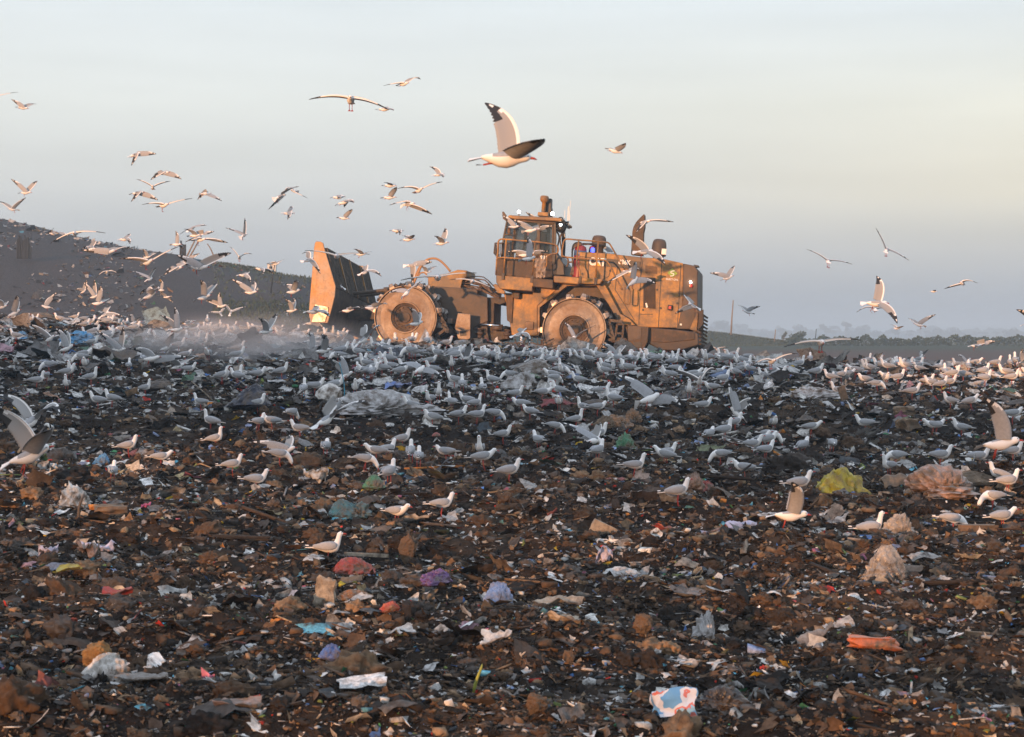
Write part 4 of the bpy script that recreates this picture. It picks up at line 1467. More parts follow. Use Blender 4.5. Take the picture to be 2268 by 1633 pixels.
# crop, bill (x, y), tail (x, y), near wing tip, far wing tip, body length in crop pixels, turn, legs down
FLY = [
    ('A', (-60, 262), (-60, 235), (165, 205), (-280, 240), 130, '-', 0), ('A', (258, 350), (137, 332), (100, 268), (297, 298), 125, '0', 0),
    ('A', (1262, 738), (1122, 778), (1172, 862), (1385, 750), 145, '+', 0), ('A', (1508, 912), (1368, 925), (1340, 985), (1607, 975), 145, '+', 0),
    ('A', (1362, 1032), (1345, 1058), (1210, 975), (1510, 993), 115, '-', 0), ('A', (1283, 1088), (1145, 1105), (1172, 1180), (1400, 1160), 145, '+', 0),
    ('A', (1503, 1198), (1385, 1212), (1260, 1200), (1705, 1145), 170, '-', 1), ('A', (1868, 1095), (1765, 1110), (1755, 1160), (1963, 1168), 130, '+', 0),
    ('A', (288, 1090), (160, 1095), (97, 972), (320, 985), 130, '0', 1), ('A', (75, 1238), (163, 1245), (232, 1138), (-5, 1170), 115, '-', 1),
    ('A', (522, 1452), (430, 1462), (405, 1472), (600, 1478), 112, '+', 0), ('A', (666, 1458), (668, 1440), (447, 1545), (940, 1452), 195, '-', 0),
    ('A', (1165, 1500), (1030, 1510), (1175, 1555), (1120, 1450), 137, '0', 0), ('A', (1725, 1393), (1660, 1440), (1593, 1465), (1830, 1383), 120, '+', 0),
    ('B', (958, 352), (785, 374), (668, 350), (1045, 330), 178, '0', 0), ('B', (775, 322), (700, 350), (672, 345), (770, 270), 100, '+', 0),
    ('B', (2022, 208), (1970, 250), (1845, 165), (2003, 85), 115, '+', 1), ('B', (1490, 300), (1390, 303), (1440, 190), (1478, 335), 105, '0', 1),
    ('B', (1650, 224), (1530, 232), (1520, 180), (1755, 195), 125, '0', 0), ('B', (1695, 258), (1570, 265), (1525, 285), (1868, 288), 145, '-', 1),
    ('B', (1966, 398), (1955, 418), (1885, 322), (2065, 382), 100, '-', 1), ('B', (1265, 428), (1145, 470), (972, 420), (1470, 318), 180, '-', 1),
    ('B', (1238, 400), (1160, 412), (1168, 340), (1290, 365), 88, '0', 0), ('B', (1718, 487), (1525, 490), (1440, 385), (1895, 372), 200, '0', 1),
    ('B', (1505, 488), (1362, 505), (1345, 560), (1520, 470), 145, '+', 0), ('B', (1540, 452), (1462, 462), (1635, 375), (1430, 448), 100, '0', 0),
    ('B', (888, 522), (862, 534), (795, 575), (975, 548), 100, '-', 0), ('B', (1245, 572), (1195, 602), (1070, 520), (1275, 485), 112, '+', 0),
    ('B', (336, 803), (432, 822), (470, 690), (425, 720), 112, '0', 1), ('B', (700, 672), (660, 702), (612, 678), (712, 592), 80, '0', 0),
    ('B', (802, 716), (732, 742), (680, 608), (772, 585), 105, '0', 0), ('B', (855, 775), (728, 792), (830, 640), (882, 738), 137, '0', 1),
    ('B', (1300, 680), (1130, 768), (1312, 692), (1130, 712), 170, '+', 0), ('B', (1346, 678), (1280, 670), (1322, 590), (1300, 722), 80, '0', 0),
    ('B', (1338, 736), (1402, 726), (1320, 690), (1415, 780), 80, '0', 0), ('B', (1737, 712), (1582, 760), (1655, 595), (1780, 608), 165, '0', 1),
    ('B', (1740, 690), (1685, 700), (1760, 655), (1700, 655), 70, '0', 0), ('B', (1770, 815), (1873, 792), (1805, 690), (1682, 762), 110, '0', 0),
    ('B', (1895, 835), (1882, 885), (1820, 795), (2020, 812), 90, '+', 0), ('B', (1792, 848), (1820, 886), (1700, 860), (1855, 838), 65, '+', 0),
    ('B', (2115, 688), (1975, 697), (1890, 583), (2060, 600), 142, '0', 0), ('B', (2050, 548), (1930, 554), (2065, 618), (2020, 522), 118, '0', 0),
    ('B', (2185, 505), (2068, 495), (2165, 552), (2228, 540), 118, '0', 0), ('B', (2290, 452), (2225, 470), (2185, 462), (2320, 425), 82, '0', 0),
    ('B', (178, 830), (35, 905), (165, 720), (105, 762), 162, '0', 0), ('B', (70, 798), (-50, 830), (-5, 758), (35, 762), 118, '0', 0),
    ('B', (895, 848), (810, 908), (1010, 895), (882, 835), 122, '+', 0), ('B', (1120, 930), (1050, 965), (1050, 880), (1182, 885), 110, '+', 0),
    ('B', (1500, 985), (1370, 1012), (1425, 805), (1310, 880), 165, '+', 0), ('B', (1590, 928), (1480, 962), (1500, 945), (1585, 935), 115, '0', 0),
    ('B', (460, 1045), (345, 1110), (220, 945), (640, 1040), 165, '-', 1), ('B', (615, 1120), (455, 1190), (450, 985), (500, 1000), 175, '0', 1),
    ('B', (1043, 1158), (892, 1165), (790, 1005), (1010, 970), 158, '0', 1), ('B', (1102, 1075), (992, 1082), (1028, 975), (1090, 968), 122, '0', 0),
    ('B', (1325, 1220), (1135, 1252), (1060, 1155), (1540, 1222), 200, '0', 1), ('B', (1422, 1118), (1285, 1180), (1440, 1025), (1400, 1030), 152, '0', 0),
    ('B', (1525, 1275), (1370, 1332), (1390, 1240), (1600, 1225), 165, '0', 1), ('B', (400, 1262), (455, 1288), (280, 1195), (510, 1192), 125, '+', 0),
    ('B', (1872, 1100), (1855, 1175), (1830, 1030), (1940, 1002), 115, '+', 0), ('B', (2008, 1435), (2048, 1475), (1900, 1295), (2190, 1375), 120, '+', 0),
    ('B', (2250, 1000), (2085, 1032), (2135, 905), (2262, 860), 168, '0', 0), ('B', (62, 1215), (-60, 1252), (100, 1045), (-30, 1100), 150, '0', 0),
    ('C', (597, 172), (590, 186), (352, 180), (815, 238), 192, '-', 1), ('C', (832, 235), (738, 233), (850, 252), (795, 210), 97, '0', 0),
    ('C', (937, 83), (860, 89), (785, 98), (1000, 57), 105, '-', 0), ('C', (1690, 520), (1270, 520), (1712, 450), (1375, 170), 420, '0', 0),
    ('C', (2185, 492), (2082, 461), (2195, 442), (2108, 452), 112, '0', 0), ('C', (1143, 612), (1065, 621), (1138, 640), (1052, 567), 82, '0', 0),
    ('C', (865, 683), (772, 678), (792, 670), (840, 665), 95, '0', 0), ('C', (1018, 700), (960, 717), (868, 700), (1130, 660), 115, '-', 0),
    ('C', (865, 748), (765, 752), (865, 697), (820, 715), 100, '0', 0), ('C', (972, 785), (882, 796), (1070, 850), (820, 797), 112, '-', 1),
    ('C', (565, 745), (470, 751), (525, 765), (503, 733), 96, '0', 0), ('C', (600, 762), (500, 795), (620, 788), (545, 800), 110, '0', 0),
    ('C', (588, 875), (510, 866), (607, 822), (572, 850), 80, '0', 0), ('C', (212, 730), (145, 765), (115, 822), (287, 685), 112, '+', 1),
    ('C', (247, 710), (282, 714), (212, 730), (340, 755), 84, '-', 0), ('C', (268, 842), (182, 841), (233, 885), (235, 797), 87, '0', 0),
    ('C', (905, 945), (817, 943), (885, 975), (852, 958), 90, '0', 0), ('C', (972, 993), (878, 999), (965, 975), (890, 970), 95, '0', 0),
    ('C', (1172, 1012), (1068, 1023), (1085, 980), (1143, 925), 104, '0', 0),
    ('c2', (398, 380), (290, 387), (256, 290), (330, 302), 125, '0', 0), ('c2', (548, 405), (415, 425), (340, 325), (675, 375), 145, '-', 1),
    ('c2', (605, 360), (503, 345), (640, 372), (448, 262), 112, '0', 0), ('c2', (500, 605), (365, 622), (290, 585), (642, 582), 148, '-', 0),
    ('c2', (545, 630), (382, 660), (460, 462), (425, 640), 165, '0', 1), ('c2', (1475, 335), (1370, 352), (1345, 440), (1660, 345), 140, '-', 0),
    ('c2', (1512, 582), (1320, 592), (1585, 700), (1268, 450), 195, '0', 1), ('c2', (1190, 603), (1085, 598), (1040, 520), (1235, 700), 122, '0', 0),
    ('c2', (1507, 738), (1425, 695), (1310, 657), (1512, 670), 105, '-', 0), ('c2', (1375, 785), (1268, 892), (1330, 685), (1520, 850), 175, '+', 1),
    ('c2', (1322, 760), (1235, 742), (1102, 852), (1385, 742), 130, '-', 0), ('c2', (1142, 905), (1228, 978), (1135, 897), (1250, 888), 120, '0', 0),
    ('c2', (2155, 783), (2040, 822), (1955, 762), (2168, 698), 128, '0', 1), ('c2', (1768, 1005), (1885, 1062), (1672, 1095), (1745, 930), 135, '0', 1),
    ('c2', (790, 1240), (685, 1247), (695, 1150), (842, 1105), 120, '+', 0), ('c2', (880, 1272), (795, 1312), (762, 1165), (1022, 1190), 130, '+', 1),
    ('c2', (1155, 1108), (1110, 1160), (1225, 1195), (990, 1072), 125, '+', 0), ('c2', (1200, 1210), (1112, 1235), (1140, 1218), (1180, 1195), 95, '0', 0),
    ('c2', (450, 1248), (322, 1285), (482, 1350), (440, 1240), 155, '+', 0), ('c2', (252, 1402), (150, 1478), (100, 1362), (342, 1350), 145, '+', 0),
    ('c2', (1052, 1362), (975, 1412), (925, 1327), (1062, 1312), 112, '+', 0), ('c2', (1235, 1420), (1110, 1482), (1065, 1342), (1280, 1350), 150, '+', 0),
    ('c2', (900, 1465), (812, 1482), (845, 1385), (920, 1402), 118, '0', 1), ('G', (222, 188), (215, 262), (25, 140), (335, 155), 150, '-', 1),
    ('c2', (1925, 1427), (1848, 1450), (1790, 1380), (1920, 1375), 92, '0', 0), ('c2', (2000, 1382), (2042, 1398), (1940, 1352), (2115, 1370), 72, '-', 0),
    ('c1', (488, 628), (491, 608), (232, 580), (760, 610), 205, '-', 0), ('c1', (738, 604), (628, 612), (635, 570), (768, 585), 115, '0', 1),
    ('c1', (300, 640), (203, 668), (355, 770), (198, 602), 135, '+', 0), ('c1', (762, 735), (668, 778), (857, 792), (700, 722), 135, '+', 0),
    ('c1', (468, 842), (555, 890), (345, 858), (532, 850), 125, '0', 0), ('c1', (200, 898), (48, 930), (165, 828), (25, 860), 158, '0', 1),
    ('c1', (175, 1060), (52, 1080), (72, 975), (125, 965), 125, '0', 1), ('c1', (640, 1060), (505, 1077), (690, 1050), (560, 1042), 138, '0', 0),
    ('c1', (842, 1045), (688, 1048), (912, 1020), (670, 1040), 155, '0', 0), ('c1', (380, 1072), (208, 1082), (445, 1122), (292, 1028), 172, '0', 0),
    ('c1', (538, 1160), (555, 1242), (515, 1100), (602, 1090), 118, '+', 0), ('c1', (765, 1260), (640, 1362), (850, 1195), (682, 1220), 185, '+', 0),
    ('c1', (1165, 690), (1032, 705), (1105, 855), (1272, 672), 142, '0', 0), ('c1', (1267, 752), (1163, 757), (1168, 702), (1305, 705), 108, '0', 0),
    ('c1', (1318, 802), (1312, 784), (1015, 822), (1635, 762), 250, '-', 0), ('c1', (1472, 877), (1366, 908), (1355, 805), (1442, 825), 112, '0', 1),
    ('c1', (1602, 835), (1597, 815), (1410, 820), (1800, 905), 165, '-', 0), ('c1', (1092, 890), (1015, 972), (905, 930), (1190, 825), 150, '+', 0),
    ('c1', (1210, 1160), (1050, 1190), (1080, 1040), (1150, 1082), 165, '0', 1), ('c1', (1385, 1115), (1288, 1132), (1330, 1063), (1372, 1082), 100, '0', 1),
    ('c1', (1497, 1065), (1400, 1102), (1360, 1060), (1610, 1040), 120, '+', 0), ('c1', (1215, 1520), (1105, 1595), (955, 1530), (1360, 1625), 215, '+', 0),
    ('c1', (628, 1572), (480, 1625), (490, 1415), (400, 1450), 178, '0', 0), ('c1', (455, 1385), (280, 1412), (400, 1265), (350, 1260), 178, '0', 1),
    ('c1', (332, 1360), (220, 1418), (250, 1255), (170, 1350), 155, '+', 0), ('c1', (332, 1160), (212, 1182), (392, 1228), (290, 1138), 125, '0', 0),
    ('c1', (1612, 1425), (1468, 1492), (1572, 1335), (1602, 1380), 160, '0', 0),
    ('D', (937, 450), (922, 472), (785, 380), (1095, 482), 135, '+', 1), ('D', (1345, 368), (1312, 402), (1258, 235), (1485, 455), 132, '+', 1),
    ('D', (1352, 748), (1146, 748), (1375, 890), (1280, 558), 206, '0', 1), ('D', (1262, 782), (1240, 796), (1122, 810), (1393, 820), 132, '+', 0),
    ('D', (1820, 605), (1880, 622), (1720, 652), (1953, 612), 112, '-', 0), ('D', (1675, 668), (1620, 668), (1640, 660), (1662, 657), 55, '0', 0),
    ('D', (340, 798), (427, 821), (462, 770), (322, 762), 92, '0', 1), ('D', (1510, 888), (1600, 908), (1665, 825), (1490, 850), 95, '0', 1),
    ('D', (1415, 925), (1372, 918), (1435, 905), (1362, 895), 45, '0', 0), ('D', (882, 1022), (877, 1000), (620, 1048), (1150, 1000), 225, '-', 1),
    ('D', (562, 1138), (515, 1150), (388, 1180), (720, 1095), 160, '-', 1), ('D', (1988, 1034), (1885, 1042), (1905, 1052), (2075, 1008), 110, '0', 1),
    ('D', (1592, 1105), (1530, 1126), (1605, 1065), (1560, 1078), 72, '0', 0), ('D', (2400, 865), (2240, 900), (2200, 793), (2350, 780), 165, '0', 0),
    ('D', (2230, 1160), (2320, 1150), (2245, 1060), (2300, 1050), 105, '0', 1),
    ('G', (402, 378), (525, 480), (400, 228), (592, 328), 160, '0', 0), ('G', (330, 520), (228, 572), (185, 433), (448, 412), 145, '+', 0),
    ('G', (932, 1062), (632, 1070), (770, 842), (835, 880), 300, '0', 1), ('G', (2270, 590), (1945, 640), (1985, 315), (2190, 640), 335, '0', 1),
    ('G', (1255, 148), (1178, 132), (1240, 60), (1265, 85), 92, '0', 0), ('G', (1925, 98), (1885, 125), (1840, 58), (2030, 120), 100, '+', 0),
    ('G', (1668, 150), (1712, 178), (1650, 118), (1762, 155), 85, '0', 0), ('G', (870, 545), (770, 568), (750, 495), (880, 505), 115, '0', 1),
    ('G', (1510, 345), (1398, 322), (1475, 285), (1430, 300), 115, '0', 1), ('G', (1052, 722), (1148, 702), (1090, 668), (1140, 662), 110, '0', 1),
    ('E', (360, 465), (-10, 612), (412, 350), (-90, 215), 405, '0', 1), ('E', (250, 262), (140, 372), (415, 266), (-30, 138), 270, '+', 0),
    ('E', (1945, 480), (1782, 525), (1640, 445), (1870, 410), 185, '0', 1), ('E', (2195, 262), (2058, 348), (2402, 178), (2230, 205), 250, '+', 0),
    ('F', (1185, 530), (1080, 618), (1050, 445), (1162, 470), 150, '0', 1), ('F', (1770, 700), (1640, 722), (1495, 590), (1755, 595), 180, '+', 0),
    ('F', (2140, 560), (2068, 606), (2020, 495), (2205, 487), 120, '+', 1), ('F', (562, 320), (548, 402), (530, 280), (605, 300), 130, '+', 0),
    ('F', (732, 335), (690, 385), (662, 350), (768, 340), 100, '+', 0), ('F', (225, 385), (208, 410), (165, 360), (342, 357), 130, '-', 0),
    ('F', (1140, 425), (1085, 445), (1060, 388), (1165, 395), 110, '0', 0), ('F', (2160, 400), (1972, 475), (1855, 275), (2297, 490), 235, '+', 1),
]

# standing on the rubbish: crop, x, y of the feet, heading in degrees (0 right, 90 away, 180 left, 270 to the camera), pose
STAND = []


def S_(crop, s):
    for t in s.split():
        x, y, h, p = t.split(',')
        STAND.append((crop, float(x), float(y), float(h), p))


S_('E', "240,97,0,u 435,138,270,u 600,108,0,u 955,122,0,u 730,208,180,s 640,243,180,s 1315,235,190,u 1375,365,180,u 1420,458,0,u 1690,402,60,s "
        "1780,372,180,h 1965,462,180,s 845,530,0,s 1050,590,0,w 735,712,85,s 1525,650,0,s 1670,708,0,s 1825,625,0,p 2130,575,95,h 1690,285,0,s "
        "1990,210,90,u 1915,335,60,p 1450,60,0,s 1550,55,0,u 1850,52,0,s 2060,128,0,s 2195,103,0,s 2145,1145,12,u")
S_('F', "420,1240,315,w 715,1192,0,s 1160,1000,0,s 985,965,0,w 1975,1005,0,u 1740,935,45,s 2170,903,180,w 970,845,270,u 745,898,180,h 290,890,180,w "
        "215,960,0,p 378,1002,70,s 515,912,90,s 565,945,85,s 360,832,50,s 465,745,0,s 1120,735,0,s 1350,765,110,s 1455,695,0,p 1600,668,0,u "
        "1755,780,0,s 1700,792,0,p 1485,565,270,h 1240,528,180,h 1290,592,180,h 1640,600,180,u 1735,622,0,h 1840,530,180,u 1765,432,0,s "
        "1480,432,180,s 1375,445,0,w 1045,372,180,u 640,502,250,s 695,482,270,u 782,510,140,u 795,408,200,s 850,430,80,u 882,503,160,s "
        "937,512,15,u 990,452,90,u 945,604,10,u 828,602,0,s 1060,575,0,p 1200,465,0,s 650,640,180,h 510,555,200,s 148,408,270,s "
        "30,372,0,s 750,142,0,s 1522,143,180,s 1405,212,180,s 1508,282,180,u 1785,280,180,s 1660,252,200,s 1238,132,90,u 960,212,180,s "
        "690,220,180,s 1085,218,270,s 295,168,0,s 375,170,180,h 580,185,180,s 620,142,90,u 110,152,0,s 62,195,0,s 165,175,180,s "
        "168,298,90,u 255,306,0,s 290,242,0,h 810,175,180,s 780,272,270,s 1995,222,180,h 2052,218,180,s 2135,242,0,s 2235,322,0,s "
        "412,68,90,u 520,72,0,s")
S_('G', "410,87,180,s 435,92,0,s 365,142,180,u 270,142,180,s 150,142,200,s 435,217,200,u 490,178,180,s 530,192,180,s 665,220,180,s 718,232,0,s "
        "620,217,180,s 850,158,0,u 905,138,0,u 958,208,0,s 755,158,180,s 1110,142,0,h 1045,262,180,s 1070,228,90,s 1115,250,0,s 1100,325,180,u "
        "1262,265,180,h 1340,308,0,p 1280,205,180,s 1405,205,180,s 1468,170,180,s 1515,212,200,s 1400,235,270,h 1605,182,180,s 1655,247,0,s "
        "1562,138,90,u 1455,112,90,u 1475,118,90,u 1690,302,180,s 1798,307,0,s 1752,330,0,s 1562,367,0,s 1800,432,180,s 1935,442,0,w 2020,300,0,u "
        "1770,218,90,u 1850,168,180,s 1795,165,0,s 1820,228,0,s 1882,222,180,s 1990,268,0,s 2020,232,0,s 2055,202,180,s 2090,152,0,s 2182,152,90,u "
        "2215,182,90,u 2150,217,180,s 2192,232,0,s 300,337,180,h 155,385,270,u 240,462,0,s 690,515,270,h 925,562,0,w 1270,558,180,s 1715,552,0,h "
        "1695,608,180,w 1872,602,180,s 2195,535,0,h 380,605,20,u 447,562,10,s 285,632,60,h 665,592,0,p 625,622,0,h 555,712,0,s 655,655,0,h "
        "635,738,20,s 878,652,60,h 1052,665,90,p 350,758,180,p 1455,745,180,p 1415,808,230,u 1738,828,0,s 1975,795,0,s 2200,750,0,s "
        "15,778,0,s 505,892,180,h 85,1062,0,s 850,1030,0,s 1300,1190,8,u 1815,1172,0,p 2065,1092,180,p 2130,1182,0,w 2165,1040,0,s 2100,918,180,s")
S_('B', "95,952,0,s 210,932,0,s 285,948,0,s 655,885,0,s 485,955,180,s 618,928,0,s 740,968,0,s 875,992,0,s 770,1005,0,s 740,1034,0,h 770,1115,0,s "
        "890,1042,0,s 1250,938,0,s 1290,998,0,s 1700,1003,90,u 1800,1002,270,s 1910,1005,0,u 1778,1028,0,h 1665,1042,90,u 1590,1088,0,s "
        "1690,1078,0,s 1530,1135,90,u 1598,1168,0,u 1662,1195,0,u 1465,1200,0,s 1952,1216,0,s 130,1115,180,s 1052,1375,85,u 1825,1442,0,s "
        "1945,1442,180,s 1540,1365,0,s 2105,1432,0,s")
S_('c1', "458,1302,270,u 970,1338,270,u 15,1282,0,s 1100,1335,90,s")

GLEN = 0.40
gull_info = []      # (object, px, py, apparent size, phrases)


def clampd(x):
    return max(-1.0, min(1.0, x))


def place_fly(rec, i):
    crop, bl_, tl, tn, tf, S, turn, legs = rec
    s = CROPS[crop][2]
    rs = random.Random(100 + i)
    L_px = S / s * KP                                # true body length in reference pixels
    D = GLEN * F / L_px
    D = min(D, 90)
    B, T, N, Fa = (Vector((*cp(crop, *q), 0)) for q in (bl_, tl, tn, tf))
    c2_ = (B * .52 + T * .48)
    ctr = at(c2_.x, c2_.y, D)
    k = D / F

    def off(p):
        return Vector(((p.x - c2_.x) * k, 0, -(p.y - c2_.y) * k))
    b3, t3 = off(B), off(T)
    ax_ = b3 - t3
    dd = ax_.length
    dep = math.sqrt(max(0, .375 ** 2 - dd ** 2)) if turn != '0' else 0.0
    ax_.y = dep if turn == '+' else -dep
    fd = ax_.normalized()
    # which side of the bird is turned to the camera
    rgt = fd.cross(Vector((0, 0, 1)))
    n3, f3 = off(N), off(Fa)
    sh = fd * .05
    res = []
    for p, sg in ((n3, -1), (f3, 1)):
        q = Vector((p.x - sh.x, 0, p.z - sh.z))
        q.x = max(-.5, min(.5, q.x))
        dpt = math.sqrt(max(0, .43 ** 2 - min(q.length, .43) ** 2))
        if turn != '0':
            dpt *= .55
        p = Vector((p.x, sg * dpt + sh.y, p.z))
        res.append(p)
    n3, f3 = res
    nearside = 1 if rgt.y < 0 else -1
    if abs(rgt.y) < .35:      # seen from the front or back: left and right decide
        nearside = 1 if (n3 - f3).dot(rgt) > 0 else -1
    side = (n3 - f3) * nearside
    side = side - fd * side.dot(fd)
    if side.length < .2:
        side = rgt
    side = (side.normalized() * .55 + rgt.normalized() * .6).normalized()
    up = side.cross(fd).normalized()
    if up.z < 0 and abs(fd.z) < .8:
        up = -up
    g = flying_mesh(fd, up, n3, f3, nearside, legs, rs)
    me = g.mesh("gull")
    o = bpy.data.objects.new("gull", me)
    COL.objects.link(o)
    o.location = ctr
    wz = (n3.z + f3.z) / 2
    if n3.z > .16 and f3.z > .16:
        ph = "wings raised"
    elif wz < -.06:
        ph = "wings lowered"
    elif min(n3.z, f3.z) < -.08 and max(n3.z, f3.z) > .1:
        ph = "wings tilted"
    elif max(n3.z, f3.z) > .2:
        ph = "one wing up"
    else:
        ph = "wings spread"
    hd = "right" if fd.x > .5 else ("left" if fd.x < -.5 else ("away" if fd.y > 0 else "forward"))
    return o, c2_.x, c2_.y, L_px, ph, hd, bool(legs)


# standing poses ----------------------------------------------------
def standing_mesh(pose, seed):
    rs = random.Random(seed)
    g = GB()
    X, Z = Vector((1, 0, 0)), Vector((0, 0, 1))
    body = [(-.235, .150, .010, .003), (-.17, .158, .020, .008), (-.125, .163, .029, .020), (-.085, .168, .040, .034), (-.035, .170, .051, .048),
            (.015, .173, .055, .056), (.052, .184, .050, .052)]
    if pose == 's':
        neck = [(.080, .213, .036, .037), (.094, .243, .0285, .029), (.102, .268, .0265, .027), (.108, .288, .0275, .027), (.119, .297, .025, .022), (.134, .292, .014, .013), (.140, .289, .007, .008)]
    elif pose == 'u':
        neck = [(.072, .220, .034, .034), (.080, .255, .026, .026), (.084, .285, .0245, .025), (.090, .310, .0265, .0265), (.101, .321, .025, .022), (.116, .317, .014, .013), (.122, .314, .007, .008)]
    elif pose == 'w':
        neck = [(.088, .200, .038, .038), (.112, .220, .029, .030), (.128, .238, .0265, .027), (.140, .250, .0275, .027), (.153, .252, .024, .021), (.166, .244, .014, .013), (.172, .240, .007, .008)]
    elif pose == 'h':
        neck = [(.078, .203, .040, .040), (.093, .222, .033, .033), (.102, .238, .029, .029), (.109, .250, .028, .027), (.121, .256, .025, .021), (.136, .250, .014, .013), (.142, .247, .007, .008)]
    else:
        neck = [(.085, .172, .042, .042), (.115, .150, .031, .032), (.135, .122, .0265, .027), (.148, .098, .0275, .026), (.156, .080, .023, .021), (.160, .064, .013, .012), (.161, .057, .007, .007)]
    st = body + neck
    if pose == 'p':
        st = [(x, z + (.03 if x < -.1 else .015 if x < 0 else 0), a_, b_) for x, z, a_, b_ in st]
    path = [Vector((x, 0, z)) for x, z, _, _ in st]
    # ring frame: keep 'up' roughly across the path
    def mf(i, k):
        return 0
    g.loft(path, [(a_, b_) for _, _, a_, b_ in st], 12, mf, Vector((-.35, 0, 1)) if pose != 'p' else Vector((.4, 0, 1)))
    hc = path[-4]
    fdh = (path[-1] - path[-4]).normalized()
    fdh = (fdh + X * .5).normalized() if pose != 'p' else (fdh + X * .15).normalized()
    uph = Vector((0, 1, 0)).cross(fdh) * -1
    if uph.z < 0 and pose != 'p':
        uph = -uph
    if pose == 'p':
        uph = Vector((fdh.z * -1, 0, fdh.x)).normalized()
    head_bits(g, path[-3] - fdh * .004, fdh, uph)
    dzp = .02 if pose == 'p' else 0
    for q in (-1, 1):
        wp = [(.074, .034, .206, .008, .014), (.055, .046, .200, .013, .032), (.015, .053, .190, .014, .043), (-.035, .050, .184 + dzp * .5, .014, .043),
              (-.085, .036, .178 + dzp, .014, .034), (-.130, .022, .173 + dzp, .011, .022), (-.160, .014, .170 + dzp, .008, .015)]
        g.loft([Vector((x, q * y, z)) for x, y, z, _, _ in wp], [(a_, b_) for *_, a_, b_ in wp], 10, lambda i, k: 1, Z)
        pr = [(-.150, .012, .174 + dzp, .006, .014), (-.20, .008, .170 + dzp, .005, .010), (-.235, .002 * q + .006, .171 + dzp, .004, .007), (-.272, .001, .174 + dzp, .0015, .003)]
        g.loft([Vector((x, q * y, z)) for x, y, z, _, _ in pr], [(a_, b_) for *_, a_, b_ in pr], 8, lambda i, k: 0 if i == 1 and k in (2, 3) else 2, Z)
        sx_ = rs.uniform(-.025, .03) if pose in 'wp' else 0
        leg(g, (0, q * .022, .128), (-.008 + sx_ * .5, q * .022, .062), (.004 + sx_, q * .022, -.01), X)
    # mantle across the back
    mb = [(.055, .222, .028, .014), (.02, .219, .038, .017), (-.03, .212 + dzp * .4, .036, .016), (-.08, .200 + dzp * .8, .026, .012), (-.12, .188 + dzp, .016, .008)]
    g.loft([Vector((x, 0, z)) for x, z, _, _ in mb], [(a_, b_) for _, _, a_, b_ in mb], 10, lambda i, k: 1, Z)
    return g.mesh("gull")


POSES = {p: [standing_mesh(p, 1), standing_mesh(p, 2)] for p in 'suwhp'}
PHR = {'s': "standing", 'u': "neck stretched up", 'w': "leaning forward", 'h': "hunched down", 'p': "pecking down"}


def head_word(h):
    h = h % 360
    return "right" if h < 50 or h > 310 else ("away" if h < 130 else ("left" if h < 230 else "forward"))


stand_all = []
for i, (crop, x, y, h, p) in enumerate(STAND):
    px, py = cp(crop, x, y)
    X, D, Z = hit(px, py, dmin=12)
    stand_all.append((px, py, X, D, Z, h, p, i))
N_FLY = len(FLY)
KEEP = 318 - N_FLY
stand_all.sort(key=lambda r: r[3])
keep, rest = stand_all[:KEEP], stand_all[KEEP:]

for i, rec in enumerate(FLY):
    o, px, py, sz, ph, hd, lg = place_fly(rec, i)
    tag(o, None, "gull", "gulls flying over the landfill")
    gull_info.append((o, px, py, sz, ph, hd, lg, 'fly'))
for k, (px, py, X, D, Z, h, p, i) in enumerate(keep):
    rs = random.Random(900 + i)
    o = bpy.data.objects.new("gull", POSES[p][i % 2])
    COL.objects.link(o)
    o.location = (X, D, Z + .01)
    sc_g = rs.uniform(.95, 1.1) if D < 45 else rs.uniform(1.02, 1.18)
    o.scale = (sc_g,) * 3
    o.rotation_euler = (R(rs.uniform(-4, 4)), R(rs.uniform(-7, 7)), R(h + rs.uniform(-14, 14)))
    tag(o, None, "gull", "gulls standing on the rubbish")
    gull_info.append((o, px, py - 10, .4 / D * F, PHR[p], head_word(h), False, 'stand'))

# the far-off rest of the flock reads as one mass
V, Fq, M_ = [], [], []
rs = random.Random(77)
lots = [(X, D, Z, h, p) for (px, py, X, D, Z, h, p, i) in rest]
for _ in range(360):
    D = rs.uniform(40, 67)
    u = rs.uniform(-.26, .26)
    if u < .02:
        D = rs.uniform(38, 62)
    if -.085 < u < .11 and D > 44:
        D = rs.uniform(37, 45)
    X = u * D
    if float(vnoise(X / 2.2, D / 3.0, 81)) < .44:
        continue
    lots.append((X, D, float(landfill(X, D)), rs.choice([0, 0, 0, 180, 180, 90, 270, 20, 200]), rs.choice('sssuhwp')))
Vn, Fn, Mn = [], [], []
base = 0
for (X, D, Z, h, p) in lots:
    me = POSES[p][0]
    v = np.empty(len(me.vertices) * 3)
    me.vertices.foreach_get("co", v)
    v = v.reshape(-1, 3) * rs.uniform(1.0, 1.18)
    a_ = R(h + rs.uniform(-15, 15))
    ca, sa = math.cos(a_), math.sin(a_)
    v = np.stack([v[:, 0] * ca - v[:, 1] * sa + X, v[:, 0] * sa + v[:, 1] * ca + D, v[:, 2] + Z + .01], -1)
    Vn.append(v)
    for pl in me.polygons:
        Fn.append(tuple(q + base for q in pl.vertices))
        Mn.append(pl.material_index)
    base += len(v)
me = bpy.data.meshes.new("distant_flock")
me.from_pydata(np.concatenate(Vn).tolist(), [], Fn)
for m in GMATS:
    me.materials.append(m)
me.polygons.foreach_set("material_index", Mn)
me.polygons.foreach_set("use_smooth", [True] * len(Fn))
o = bpy.data.objects.new("distant_flock", me)
COL.objects.link(o)
tag(o, "far rows of small gulls packed along the crest of the rubbish", "flock", kind="stuff")

